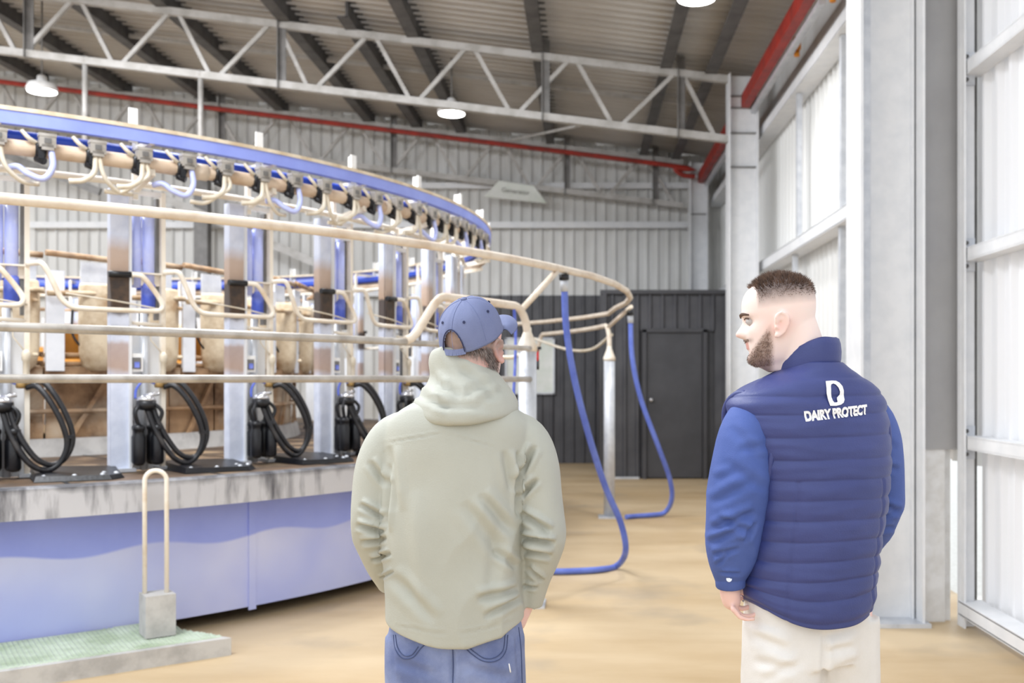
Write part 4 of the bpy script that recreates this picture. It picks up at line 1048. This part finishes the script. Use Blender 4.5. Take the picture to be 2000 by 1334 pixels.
def leanB(p): 
    t = min(1, max(0, (p.z-.18)/.05)); return (0, .35*t-.1, .5*t-.35*(1-t))
hs = strands(head_point, HB, scB, regB, 6500, lenB, .0006, leanB, 3); part('hair', hs, M['hair_b'], ob, 'short brown hair', 'stuff')
def regBe(p, r):
    must = abs(p.z-.071) < .006 and p.y > .075 and abs(p.x) < .03
    if p.y > .082 and .047 < p.z < .068: return 0
    return 1 if (must or bear(p) > .15+r.random()*.85) else 0
hs = strands(head_point, HB, scB, regBe, 2600, lambda p, r: r.uniform(.003, .007), .00045, lambda p: (0, .15, -.7), 5); part('beard', hs, M['beard'], ob, 'short brown beard', 'stuff')
# shirt sleeves
def sleeve(path, radii, voxel=.0055, sc_=1.0):
    g = MB(); g.limb(path, radii, 28); return g
shl = [B(1500, 800, -.04), B(1470, 818, -.06), B(1456, 850, -.08), B(1450, 900, -.09), B(1443, 950, -.092), B(1436, 1000, -.09), B(1431, 1050, -.08), B(1428, 1090, -.07), B(1426, 1122, -.062), B(1426, 1142, -.06)]
g = MB(); g.tube(curve(shl, 3), [interp([(0, .05), (.1, .058), (.22, .066), (.36, .072), (.48, .076), (.6, .070), (.72, .062), (.82, .052), (.91, .040), (1, .033)], i/27)[0] for i in range(28)], 40)
me = remesh(g, .0048, 5)
creases(me, [(1385, 985, 1475, 940, 9, .006), (1390, 1035, 1478, 1000, 8, .010), (1384, 1062, 1450, 1030, 7, .009), (1392, 1085, 1445, 1072, 5, .006), (1400, 1010, 1470, 1040, 7, .007), (1425, 830, 1490, 905, 10, .004), (1410, 900, 1500, 960, 10, .005),
             (1400, 1105, 1425, 1078, 4, .005), (1440, 880, 1500, 870, 8, .004), (1405, 1118, 1448, 1122, 3, .005), (1455, 1060, 1475, 1020, 5, .008), (1396, 940, 1440, 920, 8, .004)], .0035, 11)
s1 = part('shirt_sleeve', me, M['shirt'], ob, 'blue shirt sleeve on his left arm')
shr = [B(1670, 802, .04), B(1698, 818, .06), B(1711, 850, .08), B(1720, 900, .10), B(1722, 950, .115), B(1722, 985, .12), B(1715, 1020, .14), B(1702, 1050, .18), B(1684, 1078, .24)]
g = MB(); g.tube(curve(shr, 3), [interp([(0, .05), (.15, .058), (.4, .060), (.6, .056), (.75, .047), (.9, .038), (1, .034)], i/24)[0] for i in range(25)], 36)
me = remesh(g, .0055, 5); creases(me, [(1715, 905, 1757, 920, 6, .006), (1712, 985, 1760, 1000, 6, .010), (1720, 1010, 1755, 1000, 5, .007), (1710, 1035, 1748, 1030, 5, .007), (1725, 850, 1750, 880, 6, .003)], .003, 11)
s2 = part('shirt_sleeve', me, M['shirt'], ob, 'blue shirt sleeve on his right arm')
# cuff with buttons
g = MB(); cA, cB = B(1425, 1106, -.066), B(1427, 1146, -.06); d = (cB-cA).normalized()
g.tube([cA, cA+d*.004, cB-d*.003, cB, cB-d*.002, cA+d*.01], [.035, .0385, .0365, .0345, .031, .031], 32); part('cuff', g, M['shirt'], s1)
g = MB()
for x, y, dy in ((1430, 1097, -.115), (1424, 1131, -.104), (1442, 1122, -.092)):
    p = B(x, y, dy); v = (Vector((0, 0, EYE))-p).normalized(); g.tube([p-v*.004, p+v*.003], [.0075, .0068], 14); g.tube([p+v*.003, p+v*.0042], .0035, 10)
part('button', g, M['chrome'], s1, 'small pearly cuff buttons')
# vest body, collar, armhole trims
vo = part('vest', mbv, M['navy'], ob, 'navy quilted vest')
g = MB(); rings = []
cxc, cyc = (1578-PX)*YB/F, YB+.012
prof = [(0, -.012), (.004, .0), (.007, .02), (.007, .04), (.004, .052), (-.003, .056), (-.010, .052), (-.012, .03), (-.012, -.01)]
for r_, dz in prof:
    ring = []
    for k in range(72):
        t = 2*pi*k/72; lift = -.030*sin(t)                    # higher at the back
        a_, b_2 = .075+.004*sin(2*t)+r_-.10*max(0, dz)*.0, .082+r_
        x, y = a_*cos(t), b_2*sin(t)
        tz = dz*(1.0-.0*sin(t))
        fwd = -dz*.10
        ring.append(Vector((cxc, cyc, 1.526+lift*.85+tz))+Matrix.Rotation(radians(48), 3, 'Z') @ Vector((x*(1-.9*dz), y*(1-1.2*dz), .002*sin(5*t))))
    rings.append(ring)
g.loft(rings, caps=False); part('collar', g, M['navy'], vo, 'stand-up collar')
for P in ([(1497, 945, -.118), (1504, 905, -.128), (1507, 870, -.13), (1500, 825, -.126), (1480, 790, -.108), (1452, 768, -.07), (1428, 778, -.03), (1416, 805, .0), (1418, 850, .02)],
          [(1722, 940, .02), (1732, 900, .0), (1735, 860, -.005), (1731, 822, .0), (1718, 795, .02), (1702, 780, .06), (1716, 812, .10)]):
    gg = MB(); gg.tube(curve([B(*q) for q in P], 5), .0085, 10); part('armhole_trim', gg, M['navy'], vo)
# print on the back
def wrap_mesh(me, s0, z0, tilt, lift=.0115):
    for v in me.vertices:
        s = s0+v.co.x; z = z0+v.co.y+tilt*v.co.x
        v.co = vest_pt(s, z, False, quilt(z, s)+.0022+v.co.z+.0009*0)
    me.update(); return me
def dense(me, n=2):
    bm = bmesh.new(); bm.from_mesh(me); bmesh.ops.triangulate(bm, faces=bm.faces[:])
    for _ in range(n): bmesh.ops.subdivide_edges(bm, edges=[e for e in bm.edges if e.calc_length() > .006], cuts=1)
    bm.to_mesh(me); bm.free(); return me
tm = text('DAIRY PROTECT', .030, 'CENTER', .0017, .0004); tm.name = 'lettering'; dense(tm)
bw = max(v.co.x for v in tm.vertices)-min(v.co.x for v in tm.vertices)
for v in tm.vertices: v.co.x *= .176/bw; v.co.y *= 1.02
# where the print sits across the back
def solve_s(px, z):
    lo, hi = -.19, .19
    for _ in range(40):
        m_ = (lo+hi)/2
        p = vest_pt(m_, z)
        if proj(p)[0] < px: lo = m_
        else: hi = m_
    return (lo+hi)/2
zc_ = zpx(803); sC = solve_s(1633, zc_)
wrap_mesh(tm, sC, zc_-.011, .085); part('lettering', tm, M['print'], vo, 'white lettering')
# emblem: an open letter D with a drop-shaped hollow
outer = [(0, 0), (.0, .052)]+[(.015+.026*sin(radians(a)), .026+.026*cos(radians(a))) for a in range(0, 181, 12)]
outer = [(0, .060), (.014, .060), (.024, .0585), (.032, .053), (.0385, .044), (.0415, .033), (.042, .022), (.040, .011), (.035, .004), (.027, .0), (.015, -.0015), (0, 0)]
inner = [(.0105, .047), (.012, .051), (.017, .0525), (.023, .049), (.029, .041), (.0325, .031), (.0320, .024), (.0285, .0205), (.0235, .0175), (.0215, .013), (.0215, .008), (.0185, .0065), (.0125, .0068), (.0105, .011)]
cu = bpy.data.curves.new('em', 'CURVE'); cu.dimensions = '2D'; cu.fill_mode = 'BOTH'; cu.extrude = .0004
for pts in (outer, inner):
    sp_ = cu.splines.new('POLY'); sp_.points.add(len(pts)-1); sp_.use_cyclic_u = True
    for i, (x, y) in enumerate(pts): sp_.points[i].co = (x, y, 0, 1)
eo = bpy.data.objects.new('em', cu); COL.objects.link(eo); em = bpy.data.meshes.new_from_object(eo.evaluated_get(bpy.context.evaluated_depsgraph_get())); bpy.data.objects.remove(eo)
em.name = 'emblem'; dense(em)
for v in em.vertices: v.co.x = v.co.x*1.12-.023-.22*(v.co.y-.03)
wrap_mesh(em, solve_s(1628, zpx(765)), zpx(789), .085); part('emblem', em, M['print'], vo, 'white emblem shaped like a letter D')
# trousers
g = MB()
g.loft([superring((interp(VT, z)[0]+.0, YB+.008), .150+dz_, .112, z, 48, 2.3, psi) for z, dz_ in ((1.02, .012), (.93, .014), (.88, .013), (.83, .006), (.80, -.006))])
for h, k, a, sx in ((hipL, kneL, ankL, -1), (hipR, kneR, ankR, 1)):
    top = Vector((h.x+.0*sx, h.y, .90))
    g.tube(curve([top, Vector((h.x, h.y, .75)), k+Vector((0, 0, .1)), k-Vector((0, 0, .06)), (k+a)*.5, a+Vector((0, 0, -.03))], 5), [interp([(0, .096), (.25, .098), (.5, .082), (.7, .07), (1, .062)], i/25)[0] for i in range(26)], 36)
me = remesh(g, .006, 5)
creases(me, [(1465, 1240, 1540, 1270, 9, .006), (1600, 1245, 1680, 1225, 8, .005), (1470, 1290, 1560, 1310, 9, .005), (1610, 1275, 1670, 1262, 7, .005), (1612, 1240, 1608, 1330, 6, .006), (1625, 1310, 1680, 1290, 7, .004), (1490, 1330, 1570, 1290, 9, .004)], .003, 9)
part('trousers', me, M['chino'], ob, 'off-white trousers')
g = MB()
for a in (ankL, ankR): shoe(g, Vector((a.x, a.y, 0.0)), psi, .30); 
part('shoe', g, M['shoe'], ob)

# ---- man in the cap (faces straight away, head turned a little right and tipped back)
YA = 2.5
def A_(x, y, dy=0): return at(x, y, YA+dy)
yawA = radians(-24)
HA = Matrix.Translation((A_(930, 0).x, YA+.02, 1.486)) @ Matrix.Rotation(yawA, 4, 'Z') @ Matrix.Rotation(radians(10), 4, 'X')
scA = .875
body = MB(); add_head(body, HA, scA, 80, 96, 1.12)
n0 = HA @ Vector((0, -.035, .07)); body.limb([n0, Vector((A_(905, 0).x, YA-.005, 1.45)), Vector((A_(895, 0).x, YA-.005, 1.38))], (.060, .062, .075), 22)
JT = sorted([(zpx(y), (xc-PX)*YA/F, a, b) for y, xc, a, b in ((768, 903, .07, .075), (785, 902, .115, .095), (805, 900, .155, .110), (835, 897, .182, .122), (900, 892, .184, .130), (980, 888, .180, .134), (1060, 886, .174, .134), (1140, 888, .172, .132), (1180, 890, .173, .130), (1208, 890, .172, .128))])
body.loft([superring((interp(JT, z)[0], YA), interp(JT, z)[1]-.04, interp(JT, z)[2]-.035, z, 32, 2.2) for z in (1.42, 1.36, 1.28, 1.16, 1.04, .94, .86)])
LA2 = [A_(752, 862, .0), A_(735, 945, -.01), A_(722, 1030, -.01), A_(738, 1085, .05), A_(762, 1135, .12)]
RA2 = [A_(1034, 860, .0), A_(1050, 950, -.01), A_(1062, 1045, -.015), A_(1050, 1110, .01), A_(1034, 1165, .04)]
for arm in (LA2, RA2): body.limb(arm, (.044, .040, .033, .026, .022), 16)
for wr3, pl3 in ((LA2[-1], A_(782, 1180, .15)), (RA2[-1], A_(1004, 1212, .03))):
    h3 = (pl3-wr3).normalized(); body.limb([wr3, wr3+h3*.03, pl3], (.022, .026, .032), 14); sd = h3.cross(Vector((1, 0, 0))).normalized()
    for i in range(4): finger(body, pl3+h3*.022+sd*(.017*(i-1.5)), h3, Vector((0, 1, 0)).cross(h3), .068, .009, (12, 20, 14))
    finger(body, wr3+h3*.035-sd*.026, h3-sd*.7, sd, .056, .0105, (8, 12, 10))
hL, hR = A_(822, 1250, 0), A_(958, 1250, 0)
kL, kR = Vector((hL.x-.005, YA+.02, .47)), Vector((hR.x+.005, YA+.02, .47)); aL_, aR_ = Vector((hL.x-.01, YA-.01, .09)), Vector((hR.x+.012, YA-.01, .09))
for h, k, a in ((hL, kL, aL_), (hR, kR, aR_)): body.limb([h+Vector((0, 0, .05)), (h+k)*.5, k, (k+a)*.5, a], (.074, .066, .05, .048, .036), 18)
for a in (aL_, aR_): shoe(body, Vector((a.x, a.y, .004)), 0, .25)
bmA = remesh(body, .005, 3, .45); HAi = HA.inverted()
def colA(p):
    q = HAi @ p/scA; base = (236, 190, 178)
    if p.z < 1.2: return (236, 196, 184)
    c = mixc(base, (240, 160, 150), .7*gs(abs(q.x), .08, .014)*gs(q.z, .1, .04))
    nz_ = noise.noise(p*90)
    if q.y < .02 and q.z > .055: c = mixc(c, (150, 132, 124), min(1, (q.z-.055)/.05)*(.75+.25*nz_))
    if q.y > .03 and q.z < .06: c = mixc(c, (206, 196, 192), .5+.2*nz_)
    return c
vcolor(bmA, colA); bmA.materials.append(M['skin_a'])
oa = bpy.data.objects.new('person', bmA); COL.objects.link(oa)
tag(oa, 'person seen from behind in a slate blue cap, khaki hooded jacket and jeans', 'person')
g = MB()
for sx in (-1, 1): g.ball(HA @ (Vector((sx*.032, .0775, .121))*scA), .0115, 12)
part('eye', g, M['eye'], oa)
g = MB()
for sx in (-1, 1): g.ball(HA @ (Vector((sx*.032, .0855, .121))*scA), .0055, 10)
part('iris', g, M['iris'], oa)
def regA(p, r):
    if p.z < .03 or p.z > .118: return 0
    if p.y > .012: return 0
    return 1
hs = strands(head_point, HA, scA, regA, 6000, lambda p, r: r.uniform(.012, .024), .0008, lambda p: (.25, -.1, -1.2), 9, .25); part('hair', hs, M['hair_a'], oa, 'grey-brown hair under the cap', 'stuff')
# cap
TC = HA @ Matrix.Translation((0, -.006, .127)) @ Matrix.Rotation(radians(13), 4, 'X')
def cap_pt(t, v, off=0):
    """t: angle (90 = front), v: 0 band .. 1 button"""
    ph = v*pi/2; rr = cos(ph)**.82; zz = .110*sin(ph)**.9
    a, b = .086, .112
    seam = 0
    for k in range(6):
        d = (t-(pi/6+pi/3*k)+pi) % (2*pi)-pi
        seam += -.0022*gs(d*max(rr, .05), 0, .05)*1+.003*gs(d, 0, .028)*(1 if rr > .1 else 0)
    wob = .003*noise.noise(Vector((cos(t)*3, sin(t)*3, v*3)))
    return Vector(((a*rr+seam+off+wob)*cos(t), (b*rr+seam+off+wob)*sin(t), zz+off*sin(ph)-.012*(1-v)*(.5-.5*sin(t))))
g = MB(); NT, NV = 120, 40
idx = {}
for j in range(NV+1):
    for i in range(NT):
        idx[i, j] = len(g.v); g.v.append(cap_pt(2*pi*i/NT, j/NV*.985))
for j in range(NV):
    for i in range(NT):
        t = 2*pi*(i+.5)/NT; da = abs(((t-1.5*pi+pi) % (2*pi))-pi); v = (j+.5)/NV
        if v < .34*sqrt(max(0, 1-(da/.40)**2)) : continue
        g.f.append((idx[i, j], idx[(i+1) % NT, j], idx[(i+1) % NT, j+1], idx[i, j+1])); g.s.append(True)
g.f.append(tuple(idx[i, NV] for i in range(NT))); g.s.append(True)
g.v = [TC @ (p*scA) for p in g.v]
co = part('cap', g, M['cap'], oa, 'slate blue baseball cap')
sm = co.modifiers.new('thick', 'SOLIDIFY'); sm.thickness = .0022
def incap(p): return TC @ (Vector(p)*scA)
g = MB(); g.lathe([(.009, 0), (.0095, .003), (.006, .006), (.001, .007)], (0, 0, 0), 14); bt = cap_pt(0, .985); g.v = [incap(p+Vector((0, 0, bt.z-.001))) for p in g.v]; part('button', g, M['cap'], co)
g = MB(); NB = 28
for top in (1, 0):
    for j in range(13):
        for i in range(NB+1):
            t = radians(90-58+116*i/NB); u = j/12; e = cap_pt(t, .0); L = .088*max(0, cos((t-pi/2)*1.45))**.55
            p = e+Vector((cos(t)*.35, sin(t), 0)).normalized()*L*u; p.z = e.z-.004-.004*u-.22*(p.x**2)/.083*u*.9+.012*sin(u*pi)*.6+(.0012 if top else -.0012); g.v.append(p)
W = NB+1
for s in (0, 1):
    o_ = s*13*W
    for j in range(12):
        for i in range(NB): 
            q = (o_+j*W+i, o_+j*W+i+1, o_+(j+1)*W+i+1, o_+(j+1)*W+i); g.f.append(q if s == 0 else tuple(reversed(q))); g.s.append(True)
for i in range(NB): g.f.append((12*W+i, 12*W+i+1, 13*W+12*W+i+1, 13*W+12*W+i)); g.s.append(True)
g.v = [incap(p) for p in g.v]; part('brim', g, M['cap'], co)
g = MB(); P = [incap(cap_pt(radians(270-24+48*i/12), .02, .001)) for i in range(13)]; 
for i in range(12): g.bar(P[i], P[i+1], .0015, .015)
part('strap', g, M['cap'], co)
g = MB(); P = [incap(cap_pt(1.5*pi+.40*cos(pi*i/24), .36*sin(pi*i/24)+.0, .0015)) for i in range(25)]; g.tube(P, .0013, 5); part('opening_trim', g, M['eyelet'], co)
g = MB()
for k in range(6):
    t = pi/3*k+pi/2+pi/3*.5*0
    p0 = cap_pt(pi/3*k, .45, .0012); p1 = cap_pt(pi/3*k, .45, .0028)
    gg = MB(); gg.tube([incap(p0), incap(p1)], .0035, 10); part('eyelet', gg, M['eyelet'], co)
for k in range(6):
    for dd in (-.05, .05):
        gg = MB(); gg.tube([incap(cap_pt(pi/6+pi/3*k+dd*(1+.0*v), .02+.93*v/20, .0006)) for v in range(21) if not (k in (4,) and v < 7 and False)], .0006, 4)
    gg = MB(); gg.tube([incap(cap_pt(pi/6+pi/3*k+.045, .06+.88*v/20, .0008)) for v in range(21)], .0006, 4); part('seam_stitch', gg, M['cap_thread'], co)
# jacket
g = MB()
g.loft([superring((interp(JT, z)[0], YA), interp(JT, z)[1], interp(JT, z)[2], z, 64, 2.3) for z in [JT[0][0]+(JT[-1][0]-JT[0][0])*i/40 for i in range(41)]])
sl = [A_(830, 838, .0), A_(790, 846, .0), A_(762, 872, .0), A_(741, 910, -.005), A_(732, 960, -.01), A_(727, 1010, -.012), A_(731, 1050, .015), A_(744, 1090, .05), A_(759, 1128, .10), A_(764, 1142, .115)]
g.tube(curve(sl, 3), [interp([(0, .05), (.1, .056), (.2, .062), (.36, .058), (.54, .052), (.66, .053), (.78, .046), (.9, .037), (1, .034)], i/27)[0] for i in range(28)], 32)
srr = [A_(962, 836, .0), A_(1002, 844, .0), A_(1028, 870, .0), A_(1044, 910, -.01), A_(1052, 960, -.015), A_(1060, 1010, -.02), A_(1063, 1050, -.02), A_(1058, 1090, .0), A_(1047, 1130, .02), A_(1034, 1178, .04)]
g.tube(curve(srr, 3), [interp([(0, .05), (.1, .056), (.2, .062), (.36, .058), (.54, .054), (.66, .055), (.78, .047), (.9, .038), (1, .034)], i/27)[0] for i in range(28)], 32)
me = remesh(g, .0046, 5)
xh = A_(890, 0).x
for v in me.vertices:          # curved hem, lower at the middle of the back
    if v.co.z < 1.02 and abs(v.co.x-xh) < .19 and v.co.y < YA+.16:
        v.co.z -= .045*max(0, 1-((v.co.x-xh)/.172)**2)*min(1, (1.02-v.co.z)/.12)
LJ = [(748, 866, 868, 846, 2.2, .0010), (868, 846, 968, 874, 2.2, .0010), (757, 905, 757, 1040, 5, .006), (1012, 880, 1010, 1010, 5, .008),
      (1010, 940, 1045, 870, 7, .009), (1012, 975, 1050, 935, 6, .008), (1015, 1000, 1075, 1040, 7, .008), (1018, 1050, 1085, 1062, 6, .011), (1020, 1075, 1080, 1088, 6, .008), (1030, 1110, 1062, 1138, 5, .006), (1022, 1145, 1050, 1150, 4, .005),
      (702, 985, 752, 1012, 6, .007), (696, 1025, 755, 1040, 6, .009), (704, 1060, 758, 1050, 6, .007), (725, 1095, 765, 1080, 5, .007), (720, 900, 757, 950, 7, .005), (742, 1130, 770, 1115, 3, .004),
      (905, 980, 985, 1090, 14, .004), (935, 965, 1000, 1040, 11, .005), (965, 1075, 1010, 1110, 8, .005), (930, 1170, 1015, 1150, 8, .006), (945, 1205, 1020, 1165, 7, .006), (780, 960, 800, 1180, 18, .003), (760, 1120, 850, 1215, 12, .004), (975, 1010, 955, 1180, 14, .003),
      (768, 1222, 885, 1240, 2.5, .0011), (885, 1240, 1012, 1212, 2.5, .0011), (760, 870, 770, 1000, 10, .004), (985, 880, 1000, 960, 8, .004)]
creases(me, [(a, b, c, d, w_*.9, e*1.9) for a, b, c, d, w_, e in LJ], .006, 7)
jk = part('jacket', me, M['khaki'], oa, 'khaki rain jacket')
# hood lying on the back
g = MB(); rings = []
cx0, cy0 = A_(912, 0).x, YA-.005
hood = [(.054, .150), (.063, .144), (.071, .115), (.088, .072), (.113, .034), (.131, .000), (.137, -.022), (.135, -.033), (.126, -.038), (.108, -.034), (.092, -.02)]
for j in range(61):
    u = j/60; t = radians(270-150+300*u); da = abs(t-1.5*pi)/radians(150)
    k = 1-.24*da**1.4; drop = .045*da**1.5
    ring = []
    for r_, z_ in hood:
        rad_ = .056+(r_-.056)*k; zz = 1.432+z_*(1-.12*da)+drop*(1-z_/.135)*1.0
        ring.append(Vector((cx0+rad_*1.0*cos(t)-(.008 if z_ > .1 else 0)*3, cy0+rad_*.93*sin(t)-.01*(1-da), zz)))
    rings.append(ring)
g.loft(rings, closed=False, caps=False)
hm = g.mesh('hood'); bmx = bmesh.new(); bmx.from_mesh(hm); bmesh.ops.subdivide_edges(bmx, edges=bmx.edges[:], cuts=2, use_grid_fill=True); 
for _ in range(6): bmesh.ops.smooth_vert(bmx, verts=bmx.verts[:], factor=.5, use_axis_x=True, use_axis_y=True, use_axis_z=True)
bmesh.ops.recalc_face_normals(bmx, faces=bmx.faces[:]); bmx.to_mesh(hm); bmx.free()
hm.polygons.foreach_set('use_smooth', [True]*len(hm.polygons))
creases(hm, [(a, b, c, d, w_, e*1.5) for a, b, c, d, w_, e in [(815, 770, 880, 800, 6, .008), (850, 748, 905, 775, 7, .006), (905, 770, 965, 745, 7, .006), (880, 720, 950, 735, 8, .003), (930, 790, 985, 760, 6, .005), (840, 790, 960, 798, 7, .004), (842, 735, 872, 765, 6, .004), (890, 712, 965, 770, 8, .004)]], .006, 12)
ho = part('hood', hm, M['khaki'], jk); sm = ho.modifiers.new('thick', 'SOLIDIFY'); sm.thickness = .004; sm.offset = 0
# jeans
g = MB()
g.loft([superring((A_(891, 0).x, YA+.005), .166+e, .112, z, 56, 2.5) for z, e in ((.98, -.02), (.92, -.008), (.86, .004), (.80, .006), (.76, .0), (.74, -.012))])
for h, k, a in ((hL, kL, aL_), (hR, kR, aR_)):
    g.tube(curve([Vector((h.x, YA, .86)), Vector((h.x, YA, .74)), k+Vector((0, 0, .1)), k-Vector((0, 0, .06)), (k+a)*.5, a+Vector((0, 0, -.03))], 5), [interp([(0, .088), (.25, .0885), (.5, .076), (.7, .066), (1, .06)], i/25)[0] for i in range(26)], 36)
me = remesh(g, .0055, 4)
creases(me, [(770, 1290, 850, 1320, 9, .004), (885, 1265, 884, 1334, 5, .008), (905, 1300, 1000, 1325, 9, .004), (1008, 1240, 1014, 1334, 4, .004), (765, 1240, 770, 1330, 5, .003), (790, 1250, 880, 1275, 7, .003)], .003, 10)
je = part('jeans', me, M['denim'], oa, 'washed blue jeans')
def back_y(x, y, me):  # ray onto the jeans surface
    p = Vector((0, 0, EYE)); d = (at(x, y, 1)-p).normalized(); return p, d
from mathutils.bvhtree import BVHTree
tr_ = BVHTree.FromPolygons([v.co.copy() for v in me.vertices], [tuple(p.vertices) for p in me.polygons])
def onto(x, y, tree, off=.0015):
    o_ = Vector((0, 0, EYE)); d = at(x, y, 1)-o_; h = tree.ray_cast(o_, d.normalized())
    return h[0]-d.normalized()*off if h[0] else None
def stitchline(pts, tree, m_, parent, r=.0011, name='stitching', n=8):
    P = [Vector((x, y, 0)) for x, y in pts]; Q = [onto(p.x, p.y, tree) for p in curve(P, n)]
    Q = [q for q in Q if q is not None]
    if len(Q) > 2: g = MB(); g.tube(Q, r, 5); return part(name, g, m_, parent)
for pts in ([(768, 1240), (772, 1268), (786, 1286), (806, 1284), (822, 1266), (834, 1256)], [(772, 1240), (776, 1264), (788, 1280), (804, 1279), (817, 1263)],
            [(905, 1262), (922, 1278), (946, 1292), (972, 1290), (988, 1272), (992, 1240)], [(911, 1260), (926, 1273), (947, 1286), (968, 1284), (983, 1269), (987, 1238)],
            [(1013, 1225), (1018, 1270), (1020, 1334)], [(884, 1262), (885, 1300), (884, 1334)]):
    stitchline(pts, tr_, M['stitch'], je)
stitchline([(994, 1296), (997, 1313)], tr_, M['print'], je, .0018, 'tag')
g = MB()
for a in (aL_, aR_): shoe(g, Vector((a.x, a.y, 0)), 0, .30)
part('shoe', g, M['shoe'], oa)
# vest stitch lines need no thread: the quilting is modelled
